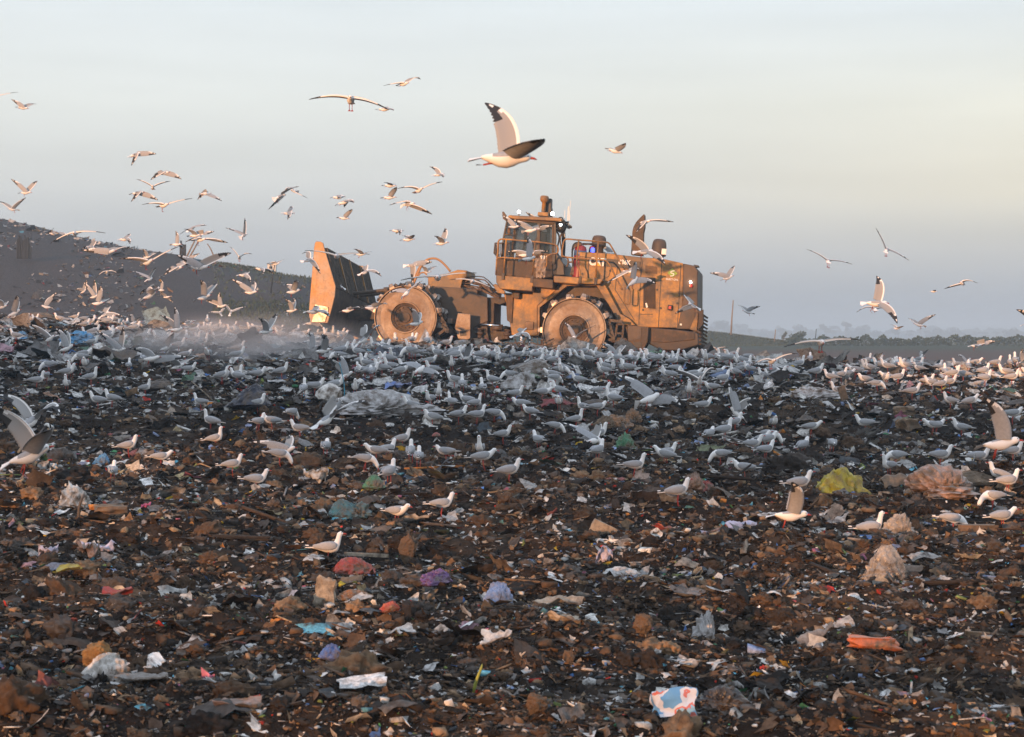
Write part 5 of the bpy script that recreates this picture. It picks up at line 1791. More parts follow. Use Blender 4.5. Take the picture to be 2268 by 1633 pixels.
# labels: what the bird does, then the nearest thing one can find
LANDMARK = [(1180, 330, "high open sky left of the big gull"), (1110, 300, "the top of the picture's middle"), (770, 215, "the high left-centre sky"), (320, 380, "the sky above the dark mound"),
            (50, 430, "the left edge above the mound"), (140, 520, "the crest of the dark mound"), (430, 530, "the leaning poles"), (620, 450, "the sky above the blade"), (745, 600, "the steel blade"),
            (890, 430, "the sky between blade and cab"), (905, 700, "the front wheel"), (1000, 640, "the front frame"), (1160, 530, "the cab"), (1270, 715, "the rear wheel"), (1345, 580, "the engine hood"),
            (1420, 500, "the exhaust scoop"), (1520, 640, "the machine's rear end"), (1610, 690, "the tall bare post"), (1660, 590, "the sky right of the machine"), (1900, 560, "the right-hand sky"), (2080, 640, "the far right sky"),
            (1750, 760, "the grass bank"), (2150, 770, "the hedge"), (81, 690, "the tan carpet hump"), (110, 750, "the blue film"), (257, 798, "the black tarpaulin"), (219, 774, "the stuffed white bag"),
            (400, 700, "the foot of the mound"), (470, 760, "the dusty patch"), (620, 750, "the ground left of the blade"), (700, 790, "the ground before the blade"), (544, 905, "the navy rubbish sack"), (725, 885, "the stained white sack"),
            (847, 905, "the white sheet heap"), (881, 853, "the blue tarp"), (1040, 800, "the rubbish below the front frame"), (1182, 816, "the round grey sack"), (1155, 855, "the crumpled white film"), (1237, 897, "the dark red cloth"),
            (1318, 902, "the black roll"), (1400, 820, "the rubbish below the machine's tail"), (1504, 865, "the black sacks"), (1650, 850, "the right-hand crest"), (1806, 879, "the grey film heap"), (1871, 889, "the upright plank"),
            (1765, 790, "the lit brown mound"), (2000, 830, "the far right crest"), (2002, 926, "the brown cartons"), (2200, 850, "the right edge of the crest"), (223, 1000, "the blue packet"), (60, 960, "the left edge foreground"),
            (697, 1052, "the white stained board"), (470, 960, "the left middle ground"), (600, 1010, "the trodden middle ground"), (828, 1088, "the green bag"), (966, 966, "the red lid"), (980, 1065, "the olive plastic"),
            (902, 1182, "the brown clay lump"), (1100, 1000, "the centre of the tip"), (1385, 990, "the green netting"), (1375, 956, "the orange-lit bags"), (1331, 1166, "the short plank"), (1565, 1077, "the red bag"),
            (1640, 990, "the right middle ground"), (1845, 1085, "the yellow bag"), (1998, 1165, "the clear crumpled bag"), (2085, 1115, "the pink plastic heap"), (1985, 1075, "the ribbed rusty duct"), (2165, 1195, "the brown plank"),
            (1600, 940, "the clay patch right of centre"), (740, 1200, "the left foreground"), (2150, 960, "the right edge middle ground"), (1900, 990, "the brown right slope")]
LANDMARK = LANDMARK[1:]


def relation(px, py, lx, ly):
    dx, dy = px - lx, py - ly
    if math.hypot(dx, dy) < 30:
        return "at"
    if abs(dx) > abs(dy) * 1.2:
        return "right of" if dx > 0 else "left of"
    return "below" if dy > 0 else "above"


lab = {}
for rec in gull_info:
    o, px, py, sz, ph, hd, lg, kind = rec
    lx, ly, nm = min(LANDMARK, key=lambda l: (l[0] - px) ** 2 + (l[1] - py) ** 2 * 1.6)
    rel = relation(px, py, lx, ly)
    if "sky" in nm and rel != "at":
        rel, nm = "in", nm
    if nm.startswith("the rubbish") or nm.startswith("the ground") or "crest" in nm or "foreground" in nm or "middle" in nm or "centre" in nm or "slope" in nm or "patch" in nm:
        rel = "on" if kind == 'stand' else "over"
    if kind == 'fly':
        face = {"right": "flying right", "left": "flying left", "away": "flying away", "forward": "flying this way"}[hd]
        base_ = f"gull {face}, {ph}{', legs dangling' if lg else ''}, {rel} {nm}"
    else:
        face = {"right": "facing right", "left": "facing left", "away": "seen from behind", "forward": "facing this way"}[hd]
        base_ = f"gull {face}, {ph}, {rel} {nm}"
    lab.setdefault(base_, []).append(rec)
ORD = ["leftmost", "second from left", "third from left", "fourth from left", "fifth from left", "sixth from left", "seventh from left", "eighth from left"]
CNT = ["", "", "two", "three", "four", "five", "six", "seven", "eight", "nine"]
for b_, rs_ in lab.items():
    rs_.sort(key=lambda r: r[1])
    n = len(rs_)
    for i, r in enumerate(rs_):
        t = b_
        if n == 2:
            t += ", left one" if i == 0 else ", right one"
        elif n > 2:
            t += ", " + ("rightmost" if i == n - 1 else ORD[min(i, 7)]) + " of " + CNT[min(n, 9)]
        w_ = t.split()
        if len(w_) > 16:
            t = t.replace("legs dangling, ", "").replace("second from left", "second left").replace("third from left", "third left")
        r[0]["label"] = t
# ---------------------------------------------------------------- rubbish one can point at
def rub_mat(name, c, rough=.5, alpha=1.0, dirt_amt=.3, spec=.5, dirt=(.10, .07, .045), bump=.25, bscale=25, noise=.2):
    return mat(name, c, rough=rough, alpha=alpha, noise=noise, nscale=9, dirt=dirt, dirt_amt=dirt_amt + .22, dirt_scale=6, bump=bump, bscale=bscale, spec=spec)


RM = {
    'white': rub_mat("white_plastic", (.70, .68, .65), dirt_amt=.28), 'cream': rub_mat("cream_board", (.52, .45, .36), .7, dirt_amt=.3),
    'clear': rub_mat("clear_film", (.50, .45, .40), .22, alpha=.62, dirt_amt=.25), 'grey': rub_mat("grey_film", (.30, .29, .28), .35, dirt_amt=.4),
    'milky': rub_mat("milky_film", (.56, .56, .57), .3, alpha=.8, dirt_amt=.22), 'black': rub_mat("black_film", (.014, .014, .018), .25, dirt_amt=.18, bump=.3),
    'navy': rub_mat("navy_film", (.016, .02, .04), .3, dirt_amt=.15), 'blue': rub_mat("blue_film", (.07, .15, .42), .4, dirt_amt=.2),
    'sky': rub_mat("pale_blue_film", (.25, .36, .62), .35, alpha=.85, dirt_amt=.15), 'cyan': rub_mat("cyan_film", (.08, .30, .55), .35, dirt_amt=.2),
    'teal': rub_mat("teal_film", (.03, .16, .20), .4, dirt_amt=.3), 'green': rub_mat("green_film", (.05, .24, .12), .35, dirt_amt=.3),
    'olive': rub_mat("olive_film", (.13, .13, .03), .5, dirt_amt=.4), 'yellow': rub_mat("yellow_film", (.42, .34, .02), .3, alpha=.93, dirt_amt=.15),
    'purple': rub_mat("purple_film", (.13, .055, .24), .3, dirt_amt=.2), 'red': rub_mat("red_film", (.36, .04, .03), .4, dirt_amt=.25),
    'darkred': rub_mat("dark_red_cloth", (.19, .015, .025), .8, dirt_amt=.2), 'pink': rub_mat("pink_film", (.38, .26, .22), .4, dirt_amt=.35),
    'magenta': rub_mat("magenta_card", (.45, .04, .16), .6, dirt_amt=.2), 'brown': rub_mat("brown_clay", (.17, .095, .05), .9, dirt_amt=.4, bump=.8, bscale=30),
    'rock': rub_mat("ochre_block", (.30, .16, .05), .95, dirt_amt=.2, bump=.6, bscale=12), 'card': rub_mat("brown_cardboard", (.27, .165, .09), .8, dirt_amt=.35),
    'wood': rub_mat("weathered_wood", (.24, .15, .09), .8, dirt_amt=.35, bump=.3, bscale=50), 'palewood': rub_mat("pale_wood", (.40, .32, .23), .8, dirt_amt=.2),
    'orange': rub_mat("orange_plastic", (.62, .16, .05), .35, dirt_amt=.25), 'tan': rub_mat("tan_fabric", (.24, .17, .11), .9, dirt_amt=.4),
    'rust': rub_mat("rusty_sheet", (.36, .20, .10), .6, dirt_amt=.4), 'dark': rub_mat("dark_sheet", (.04, .035, .035), .6, dirt_amt=.3),
    'slate': rub_mat("slate_panel", (.075, .08, .09), .6, dirt_amt=.25), 'lilac': rub_mat("lilac_paper", (.48, .47, .62), .6, dirt_amt=.2),
    'foil': rub_mat("foil_wrap", (.6, .6, .6), .25, dirt_amt=.3, spec=.8), 'lettuce': rub_mat("green_stem", (.30, .33, .04), .6, dirt_amt=.15),
    'rope': rub_mat("blue_rope", (.03, .33, .50), .6, dirt_amt=.1), 'amber': rub_mat("amber_film", (.38, .17, .06), .3, alpha=.85, dirt_amt=.3),
}
_iv, _if = ico(5)
_IV = _iv


def shape_bag(rs, w, h, d, crumple=1.0, peak=0.0):
    """a slack sack: sharp creases between flat panes, the bottom flattened on the ground"""
    P = _IV
    off = np.array([rs.uniform(-50, 50), rs.uniform(-50, 50), rs.uniform(-50, 50)])
    r_ = np.ones(len(P))
    for k in range(16):
        a_ = np.array([rs.gauss(0, 1), rs.gauss(0, 1), rs.gauss(0, 1)])
        a_ /= np.linalg.norm(a_)
        r_ += crumple * rs.gauss(0, .125) * (np.abs(P @ a_ - rs.uniform(-.7, .7)) - .45)
    # creases bend a little
    q = P * 2.2 + off
    for k in range(9):
        a_ = np.array([rs.gauss(0, 1), rs.gauss(0, 1), rs.gauss(0, 1)])
        a_ /= np.linalg.norm(a_)
        t = (P @ a_) * rs.uniform(4, 8) + 1.2 * np.sin(q[:, k % 3] * 1.7)
        r_ += crumple * .035 * (np.abs((t % 2) - 1) - .5)
    for amp_, f0, f1, cnt in ((.075, 3, 6, 10), (.03, 8, 14, 8)):
        for k in range(cnt):
            a_ = np.array([rs.gauss(0, 1), rs.gauss(0, 1), rs.gauss(0, 1)])
            a_ /= np.linalg.norm(a_)
            msk = np.clip((P @ np.roll(a_, 1)) * 2 + rs.uniform(-.5, 1), 0, 1)
            t = (P @ a_) * rs.uniform(f0, f1) + .9 * np.sin(q[:, k % 3] * 2.3 + k) + rs.uniform(0, 2)
            r_ += crumple * amp_ * msk * (np.abs((t % 2) - 1) - .5)
    r_ = np.clip(r_, .3, 1.6)
    V = P * r_[:, None]
    if peak:
        pk = rs.uniform(0, 6.28)
        t = np.clip(V[:, 0] * math.cos(pk) + V[:, 1] * math.sin(pk), 0, 2)
        V[:, 2] = np.where(V[:, 2] > 0, V[:, 2] * (1 + peak * t), V[:, 2])
    V[:, 2] = np.where(V[:, 2] < 0, V[:, 2] * .4, V[:, 2])
    V[:, :2] *= (1.12 - .25 * np.clip(V[:, 2:3], 0, 1))
    return V * [w / 2, d / 2, h], _if


def shape_sheet(rs, w, h, d, folds=6, amp=.35, n=26, ribs=0):
    gx_, gy_ = np.meshgrid(np.linspace(-1, 1, n), np.linspace(-1, 1, n), indexing='ij')
    z = np.zeros_like(gx_)
    for k in range(folds):
        a1 = rs.uniform(0, 6.28)
        z += rs.gauss(0, .38) * np.abs(gx_ * math.cos(a1) + gy_ * math.sin(a1) + rs.gauss(0, .45))
    sd = rs.uniform(0, 200)
    z += .7 * (vnoise(gx_ * 2.5 + sd, gy_ * 2.5, 41) - .5) + .30 * (vnoise(gx_ * 6 + sd, gy_ * 6, 42) - .5)
    if ribs:
        z = z * .25 + (1 - gx_ ** 2 * .3 - gy_ ** 2) * 1.2 + .14 * np.sin(gx_ * ribs * 3.14)
    ang = np.arctan2(gy_, gx_)
    edge = 1 - .36 * vnoise(ang * 2.2 + 20, np.full_like(ang, sd), 43) * np.maximum(abs(gx_), abs(gy_)) ** 3
    z = (z - z.min()) / (z.max() - z.min() + 1e-6)
    V = np.stack([gx_ * edge * w / 2, gy_ * edge * d / 2 + (z - .5) * d * .15, z * h], -1)
    low = V.copy()
    low[..., 2] -= .006
    ii = np.arange(n * n).reshape(n, n)
    Fq = np.stack([ii[:-1, :-1], ii[1:, :-1], ii[1:, 1:], ii[:-1, 1:]], -1).reshape(-1, 4)
    F2 = Fq[:, ::-1] + n * n
    ed = []
    for line in (ii[0], ii[:, -1], ii[-1][::-1], ii[:, 0][::-1]):
        for a_, b_ in zip(line[:-1], line[1:]):
            ed.append([b_, a_, a_ + n * n, b_ + n * n])
    return np.concatenate([V.reshape(-1, 3), low.reshape(-1, 3)]), np.concatenate([Fq, F2, np.array(ed)])


def shape_rock(rs, w, h, d):
    off = Vector((rs.uniform(-50, 50), 3, 7))
    pl = [Vector((rs.gauss(0, 1), rs.gauss(0, 1), rs.gauss(0, 1))).normalized() for _ in range(20)]
    V = np.empty_like(_IV)
    for i, v in enumerate(_IV):
        p = Vector(v)
        r_ = min([1.0] + [.66 / max(.01, p.dot(q)) for q in pl])
        r_ *= 1 + .16 * mnoise.fractal(p * 2.6 + off, .75, 2.1, 6)
        V[i] = p * r_
    return V * [w / 2, d / 2, h / 2] + [0, 0, h * .3], _if


def shape_box(rs, w, h, d, sag=.1, n=9):
    import bmesh
    bm = bmesh.new()
    bmesh.ops.create_cube(bm, size=1)
    bmesh.ops.subdivide_edges(bm, edges=bm.edges, cuts=n, use_grid_fill=True)
    off = Vector((rs.uniform(-50, 50), 3, 7))
    V = np.array([(v.co + sag * Vector((mnoise.noise(v.co * 2 + off), mnoise.noise(v.co * 2.3 - off), mnoise.noise(v.co * 1.7 + off * 2))))[:] for v in bm.verts])
    Fc = [[v.index for v in f.verts] for f in bm.faces]
    bm.free()
    return V * [w, d, h] + [0, 0, h * .35], Fc


def put(name, label, cat, px, py, wpx, hpx, kind, m, depth=.8, yaw=0.0, tilt=0.0, roll=0.0, seed=None, sink=.25, group=None, **kw):
    """(px, py) centre of the piece in the photograph, wpx x hpx its size there"""
    X, D, Z = hit(px, py + hpx * .42)
    k = D / F
    w, h = wpx * k * .98, hpx * k * (.74 if kind == 'bag' else .95)
    d = w * depth
    rs = random.Random(seed if seed is not None else int(px * 7 + py * 3))
    if kind in ('bag', 'sheet') and m in ('white', 'milky', 'clear', 'pink'):
        kw['crumple'] = kw.get('crumple', 1) * 1.15
    if kind == 'bag':
        V, Fc = shape_bag(rs, w, h, d, kw.get('crumple', 1.0), kw.get('peak', 0))
    elif kind == 'sheet':
        V, Fc = shape_sheet(rs, w, h, d, kw.get('folds', 6), ribs=kw.get('ribs', 0))
    elif kind == 'rock':
        V, Fc = shape_rock(rs, w, h * 1.15, d)
    else:
        V, Fc = shape_box(rs, w, h, d, kw.get('sag', .1))
    M = Matrix.Rotation(R(yaw), 3, 'Z') @ Matrix.Rotation(R(roll), 3, 'Y') @ Matrix.Rotation(R(tilt), 3, 'X')
    o = mesh_obj(name, [M @ Vector(v) for v in V], [tuple(int(i) for i in f) for f in Fc], RM[m] if isinstance(m, str) else m, smooth=kind == 'sheet')
    o.location = (X, D, float(landfill(X, D)) + .055 - (h * .03))
    tag(o, label, cat, group)
    return o


T_ = [
    ("plastic_bag", "bright yellow-green crumpled plastic bag on the right slope", "plastic bag", 1845, 1082, 108, 72, 'bag', 'yellow', dict(peak=.5, crumple=1.35)),
    ("plastic_bag", "dark teal crumpled bag left of the green bag", "plastic bag", 785, 1125, 66, 50, 'bag', 'teal', dict(crumple=1.3)),
    ("plastic_bag", "small bright green plastic bag in the middle foreground", "plastic bag", 828, 1086, 40, 30, 'bag', 'green', {}),
    ("plastic_sheet", "olive green crumpled plastic behind the single walking gull", "plastic sheet", 982, 1063, 80, 34, 'sheet', 'olive', {}),
    ("foam_board", "torn white board with brown stains on dark soil", "foam board", 697, 1052, 66, 42, 'sheet', 'white', dict(folds=2, tilt=-35)),
    ("plastic_bag", "white knotted plastic bag standing up at the left", "plastic bag", 166, 1104, 72, 52, 'bag', 'white', dict(peak=.9, crumple=1.3)),
    ("rock", "big square ochre clay block in the left foreground", "rock", 216, 1449, 96, 72, 'rock', 'rock', {}),
    ("tissue", "crumpled white tissue lying before the ochre block", "tissue", 243, 1502, 88, 54, 'bag', 'white', dict(crumple=1.6)),
    ("plastic_bag", "clear brownish plastic bag above the ochre block", "plastic bag", 130, 1325, 82, 66, 'bag', 'clear', dict(peak=.4)),
    ("plastic_bag", "clear glossy plastic bag catching sun in the right foreground", "plastic bag", 1955, 1264, 84, 66, 'bag', 'clear', dict(crumple=1.3)),
    ("plastic_bag", "purple and white striped bag in the centre foreground", "plastic bag", 962, 1284, 62, 42, 'bag', 'purple', dict(crumple=1.4)),
    ("net_bag", "red net bag left of the purple bag", "net bag", 785, 1260, 66, 34, 'bag', 'red', dict(crumple=1.3)),
    ("cardboard", "tan torn card lying against the red net bag", "cardboard", 780, 1284, 62, 22, 'sheet', 'card', dict(folds=3)),
    ("plastic_bag", "pale blue see-through bag in the centre foreground", "plastic bag", 1103, 1352, 52, 50, 'bag', 'sky', dict(crumple=1.4)),
    ("plastic_scrap", "small deep blue plastic scrap beside the long cream strip", "plastic scrap", 1162, 1355, 34, 20, 'bag', 'blue', dict(crumple=1.5)),
    ("moulded_panel", "pale rounded panel standing upright in the left centre foreground", "panel", 718, 1350, 42, 62, 'box', 'cream', dict(depth=.25, sag=.25, roll=8)),
    ("cardboard", "long cream folded strip under a brown heap", "cardboard", 1240, 1380, 128, 28, 'sheet', 'cream', dict(folds=3, depth=.35)),
    ("foam_tray", "torn white tray with curled edges in the centre foreground", "tray", 1098, 1450, 78, 32, 'sheet', 'white', dict(folds=3, depth=.5)),
    ("carton", "flattened grey and tan carton with a peaked fold", "carton", 1248, 1428, 84, 30, 'sheet', 'cream', dict(folds=3, depth=.5, seed=12)),
    ("clay_lump", "pointed brown clay lump right of the flattened carton", "clay lump", 1425, 1408, 58, 60, 'rock', 'brown', {}),
    ("clay_lump", "small triangular brown clay lump below the flattened carton", "clay lump", 1258, 1462, 34, 34, 'rock', 'brown', {}),
    ("bottle", "crushed orange plastic bottle in the right foreground", "bottle", 1935, 1436, 92, 26, 'box', 'orange', dict(depth=.35, sag=.3, roll=4)),
    ("plastic_sheet", "large pinkish crumpled plastic heap on the right", "plastic sheet", 2092, 1112, 128, 52, 'bag', 'pink', dict(crumple=1.5)),
    ("plastic_bag", "clear crumpled bag beside the brown plank", "plastic bag", 1998, 1167, 76, 48, 'bag', 'clear', dict(crumple=1.4)),
    ("plank", "short red-brown plank lying below the gulls at right", "plank", 2166, 1196, 84, 15, 'box', 'wood', dict(depth=.35, sag=.05)),
    ("duct", "ribbed rusty duct half buried in the right slope", "duct", 1988, 1074, 96, 36, 'sheet', 'rust', dict(ribs=22, depth=.5)),
    ("tarpaulin", "brown wrinkled tarpaulin hump at the right edge", "tarpaulin", 2132, 1068, 104, 34, 'bag', 'tan', {}),
    ("carpet_roll", "long grey-brown rolled rug right of the yellow bag", "rug", 2055, 1090, 96, 28, 'bag', 'tan', dict(roll=-12)),
    ("paper", "pale lilac paper sheet lying left of the other", "paper", 1568, 1201, 64, 18, 'sheet', 'lilac', dict(folds=2, depth=.6)),
    ("paper", "pale lilac paper sheet lying right of the other", "paper", 1642, 1197, 82, 18, 'sheet', 'lilac', dict(folds=2, depth=.6, seed=3)),
    ("plastic_bag", "bright red plastic bag right of centre", "plastic bag", 1565, 1078, 42, 34, 'bag', 'red', dict(crumple=1.3)),
    ("plastic_bag", "pinkish bag leaning on the bright red bag", "plastic bag", 1538, 1086, 34, 38, 'bag', 'pink', dict(crumple=1.2)),
    ("plastic_sheet", "torn grey-brown plastic sheet rising to the right", "plastic sheet", 1802, 1372, 108, 52, 'sheet', 'grey', dict(folds=7, yaw=10, roll=-14)),
    ("plastic_bag", "white film bag standing in the right centre foreground", "plastic bag", 1562, 1358, 56, 58, 'bag', 'milky', dict(peak=.8, crumple=1.6)),
    ("carton", "blue and white printed carton at the bottom edge", "carton", 1495, 1603, 88, 66, 'box', 'sky', dict(depth=.6, sag=.18, yaw=14, tilt=-20)),
    ("rubbish_sack", "shiny black rubbish sack right of the printed carton", "rubbish sack", 1592, 1606, 84, 52, 'bag', 'black', dict(crumple=1.5)),
    ("cardboard_tube", "brown cardboard tube at the right foreground edge", "tube", 2178, 1404, 76, 20, 'box', 'card', dict(depth=.3, sag=.12, roll=6)),
    ("paper", "stiff white paper cone in the upper centre foreground", "paper", 1338, 1222, 42, 38, 'sheet', 'lilac', dict(folds=2, tilt=-40)),
    ("foil_wrap", "shiny white wrapper below the stiff paper cone", "wrapper", 1380, 1254, 70, 26, 'bag', 'foil', dict(crumple=1.2)),
    ("rubbish_sack", "shiny navy rubbish sack in the left middle ground", "rubbish sack", 544, 903, 78, 42, 'bag', 'navy', dict(peak=.3)),
    ("tarpaulin", "royal blue tarpaulin flat on the rubbish left of centre", "tarpaulin", 882, 853, 76, 20, 'sheet', 'blue', {}),
    ("plastic_sheet", "long heap of white plastic sheeting left of centre", "plastic sheet", 845, 904, 172, 40, 'bag', 'milky', dict(crumple=1.6)),
    ("rubbish_sack", "round white sack with black print left of the sheeting", "rubbish sack", 726, 884, 62, 46, 'bag', 'white', dict(crumple=.7)),
    ("rubbish_sack", "big round grey dusty sack below the machine", "rubbish sack", 1180, 815, 76, 36, 'bag', 'grey', dict(crumple=.7)),
    ("plastic_sheet", "crumpled white film below the round grey sack", "plastic sheet", 1156, 852, 64, 44, 'bag', 'milky', dict(crumple=1.7)),
    ("cloth", "dark red cloth spread in the middle of the tip", "cloth", 1238, 897, 104, 26, 'sheet', 'darkred', dict(folds=4)),
    ("carpet_roll", "charred black roll right of the dark red cloth", "rug", 1320, 903, 70, 22, 'bag', 'dark', dict(crumple=.5)),
    ("rubbish_sack", "large black sack behind the landing orange gull", "rubbish sack", 1506, 866, 68, 40, 'bag', 'black', dict(crumple=1.4)),
    ("rubbish_sack", "smaller torn black sack above the landing orange gull", "rubbish sack", 1462, 835, 54, 26, 'bag', 'black', dict(crumple=1.6)),
    ("plastic_sheet", "dusty grey see-through film heap on the right", "plastic sheet", 1806, 878, 96, 34, 'bag', 'milky', dict(crumple=1.2)),
    ("plank", "plank leaning upright beside the grey film heap", "plank", 1872, 890, 16, 40, 'box', 'wood', dict(depth=.6, sag=.05, roll=-18)),
    ("carton", "open brown carton on the right middle ground", "carton", 2003, 925, 42, 22, 'box', 'card', dict(sag=.2)),
    ("carton", "battered brown carton just below the open one", "carton", 2012, 946, 40, 26, 'box', 'card', dict(sag=.3, yaw=30)),
    ("panel", "black flat panel right of the landing orange gull", "panel", 1768, 932, 76, 24, 'sheet', 'dark', dict(folds=2)),
    ("tarpaulin", "large black burnt tarpaulin on the left rubbish", "tarpaulin", 258, 798, 118, 36, 'sheet', 'dark', dict(folds=7)),
    ("panel", "slate grey panel lying below the black tarpaulin", "panel", 214, 824, 70, 30, 'sheet', 'slate', dict(folds=2)),
    ("plastic_sheet", "crumpled bright blue film at the left edge", "plastic sheet", 49, 746, 46, 22, 'bag', 'cyan', dict(crumple=1.6)),
    ("plastic_sheet", "bright blue film strip right of the left edge", "plastic sheet", 171, 759, 58, 28, 'bag', 'cyan', dict(crumple=1.6)),
    ("carpet_roll", "tan carpet hump on the far left crest", "rug", 82, 690, 96, 24, 'bag', 'tan', dict(crumple=.5)),
    ("rubbish_sack", "stuffed white sack on the left rubbish", "rubbish sack", 220, 774, 50, 26, 'bag', 'white', dict(crumple=.8)),
    ("rubbish_sack", "clod-like dark sack half sunk in the dusty left patch", "rubbish sack", 360, 848, 56, 24, 'bag', 'dark', dict(crumple=1)),
    ("card", "magenta card scrap in the left foreground", "card", 321, 1150, 24, 32, 'sheet', 'magenta', dict(folds=2, tilt=-50)),
    ("cardboard", "brown cardboard box corner in the left foreground", "cardboard", 247, 1158, 62, 26, 'box', 'card', dict(sag=.2, yaw=20)),
    ("packet", "crumpled light blue packet in the left middle ground", "packet", 223, 1000, 34, 32, 'bag', 'cyan', dict(crumple=1.3)),
    ("packet", "mint green torn packet left of the light blue packet", "packet", 92, 1013, 34, 22, 'sheet', 'green', {}),
    ("lid", "small bright red lid in the middle ground", "lid", 966, 966, 18, 10, 'bag', 'red', dict(crumple=.2)),
    ("packet", "white packet with a blue square below the sheeting", "packet", 955, 930, 34, 20, 'box', 'white', dict(sag=.2)),
    ("netting", "tangle of green netting right of centre", "netting", 1384, 990, 48, 36, 'bag', 'green', dict(crumple=2.0)),
    ("plastic_bag", "amber sunlit film bag above the green netting", "plastic bag", 1374, 955, 48, 36, 'bag', 'amber', dict(crumple=1.2)),
    ("plastic_bag", "colourful amber film bag right of the other", "plastic bag", 1402, 951, 36, 30, 'bag', 'amber', dict(crumple=1.3)),
    ("plastic_bag", "tan film bags heaped left of the orange-lit pair", "plastic bag", 1340, 965, 44, 26, 'bag', 'tan', dict(crumple=1.3)),
    ("clay_lump", "upright ragged red-brown clay lump in the centre", "clay lump", 902, 1184, 50, 78, 'rock', 'brown', dict(depth=.5)),
    ("board", "short pale board lying on grey dust", "board", 1332, 1168, 56, 28, 'box', 'palewood', dict(depth=.3, sag=.05, roll=26)),
    ("pole", "thin white pole lying right of the resting gull", "pole", 812, 1209, 100, 8, 'box', 'cream', dict(depth=.06, sag=.02, roll=3)),
    ("stick", "short white stick standing right of centre", "stick", 1655, 1160, 8, 30, 'box', 'cream', dict(depth=.8, sag=.05, roll=-14)),
    ("cloth", "tangled orange-red rag right of centre", "cloth", 1476, 1160, 66, 22, 'sheet', 'red', dict(folds=7)),
    ("clay_lump", "rounded brown clay lump at the bottom left of centre", "clay lump", 1190, 1610, 70, 50, 'rock', 'brown', {}),
    ("plastic_sheet", "grey flat sheet pressed into the track at left", "plastic sheet", 320, 1532, 130, 14, 'sheet', 'grey', dict(folds=3, depth=.4)),
    ("plastic_sheet", "pink and white film at the bottom left corner", "plastic sheet", 40, 1610, 120, 36, 'sheet', 'white', dict(folds=5)),
    ("paper", "pink and violet glossy paper at the bottom edge", "paper", 530, 1612, 120, 26, 'sheet', 'pink', dict(folds=4, depth=.4)),
    ("plastic_scrap", "bright blue crumpled scrap in the left foreground", "plastic scrap", 741, 1459, 42, 28, 'bag', 'blue', dict(crumple=1.5)),
    ("plastic_scrap", "red and white crumpled scrap right of the mustard cloth", "plastic scrap", 864, 1397, 38, 20, 'bag', 'red', dict(crumple=1.5)),
    ("cloth", "mustard yellow cloth beside the pale rounded panel", "cloth", 784, 1360, 68, 22, 'bag', 'amber', dict(crumple=1.4)),
    ("fabric", "red fabric strip in the left foreground", "fabric", 262, 1378, 74, 20, 'sheet', 'red', dict(folds=6, depth=.4)),
    ("wrapper", "small dark red wrapper above the ochre block", "wrapper", 158, 1412, 32, 16, 'sheet', 'red', {}),
    ("paper", "folded white paper triangle at the left edge", "paper", 104, 1243, 52, 34, 'sheet', 'lilac', dict(folds=2, tilt=-30)),
    ("paper", "printed brownish paper cone right of the folded triangle", "paper", 191, 1240, 54, 50, 'sheet', 'pink', dict(folds=3, tilt=-40)),
    ("film_strip", "yellow-green film strip below the folded triangle", "film strip", 152, 1280, 70, 18, 'sheet', 'yellow', {}),
    ("paper", "wide white paper with a raised corner at the left", "paper", 213, 1200, 92, 26, 'sheet', 'lilac', dict(folds=3, depth=.5)),
    ("earth_mound", "sunlit red-brown earth mound on the right crest", "mound", 1768, 786, 62, 16, 'rock', 'brown', dict(depth=1.0)),
    ("earth_mound", "dark brown brush mound on the crest behind the machine", "mound", 1682, 796, 36, 16, 'rock', 'brown', dict(depth=1.0)),
    ("plastic_sheet", "green film fluttering on the crest under the bumper", "plastic sheet", 1452, 795, 40, 18, 'sheet', 'green', dict(folds=5)),
    ("plastic_sheet", "blue film left of the green one under the bumper", "plastic sheet", 1408, 792, 32, 12, 'sheet', 'blue', {}),
    ("plastic_bag", "jade plastic bag half buried below the machine", "plastic bag", 1174, 836, 36, 14, 'bag', 'green', {}),
    ("plastic_bag", "dark violet sack right of the front wheel", "rubbish sack", 1088, 786, 30, 26, 'bag', 'navy', {}),
]
for nm, lb, ct, px, py, wp, hp, kd, mt, kw in T_:
    put(nm, lb, ct, px, py, wp, hp, kd, mt, **kw)

# printed panels on the carton at the bottom edge: coloured fields of its printing
carton = next(o for o in COL.objects if o.get("label") == "blue and white printed carton at the bottom edge")
cm = mat("printed_card", (.25, .42, .62), rough=.4)
n = cm.node_tree
tcn = n.nodes.new("ShaderNodeTexCoord")
nz1 = n.nodes.new("ShaderNodeTexNoise")
nz1.inputs["Scale"].default_value = 9
nz1.inputs["Detail"].default_value = 2
n.links.new(tcn.outputs["Object"], nz1.inputs[0])
cr = n.nodes.new("ShaderNodeValToRGB")
cr.color_ramp.interpolation = 'CONSTANT'
els = cr.color_ramp.elements
els[0].color = (.13, .32, .55, 1)
els[1].position, els[1].color = .45, (.62, .62, .66, 1)
e = els.new(.56)
e.color = (.60, .16, .12, 1)
e = els.new(.62)
e.color = (.28, .48, .62, 1)
n.links.new(nz1.outputs[0], cr.inputs[0])
n.links.new(cr.outputs[0], n.nodes["Principled BSDF"].inputs["Base Color"])
carton.data.materials[0] = cm

# thin upright or curling things
def strip_thing(name, label, cat, px, py, pts, r, m, seed=0):
    """pts in reference pixels relative to (px, py), the foot"""
    X, D, Z = hit(px, py)
    k = D / F
    rs = random.Random(seed)
    P = [(u * k, rs.uniform(-.01, .01) + u * k * .3, -v * k) for u, v in pts]
    o = MB().tube(P, [q * k for q in r], 7).build(name, RM[m], smooth=True)
    o.location = (X, D, Z)
    tag(o, label, cat)


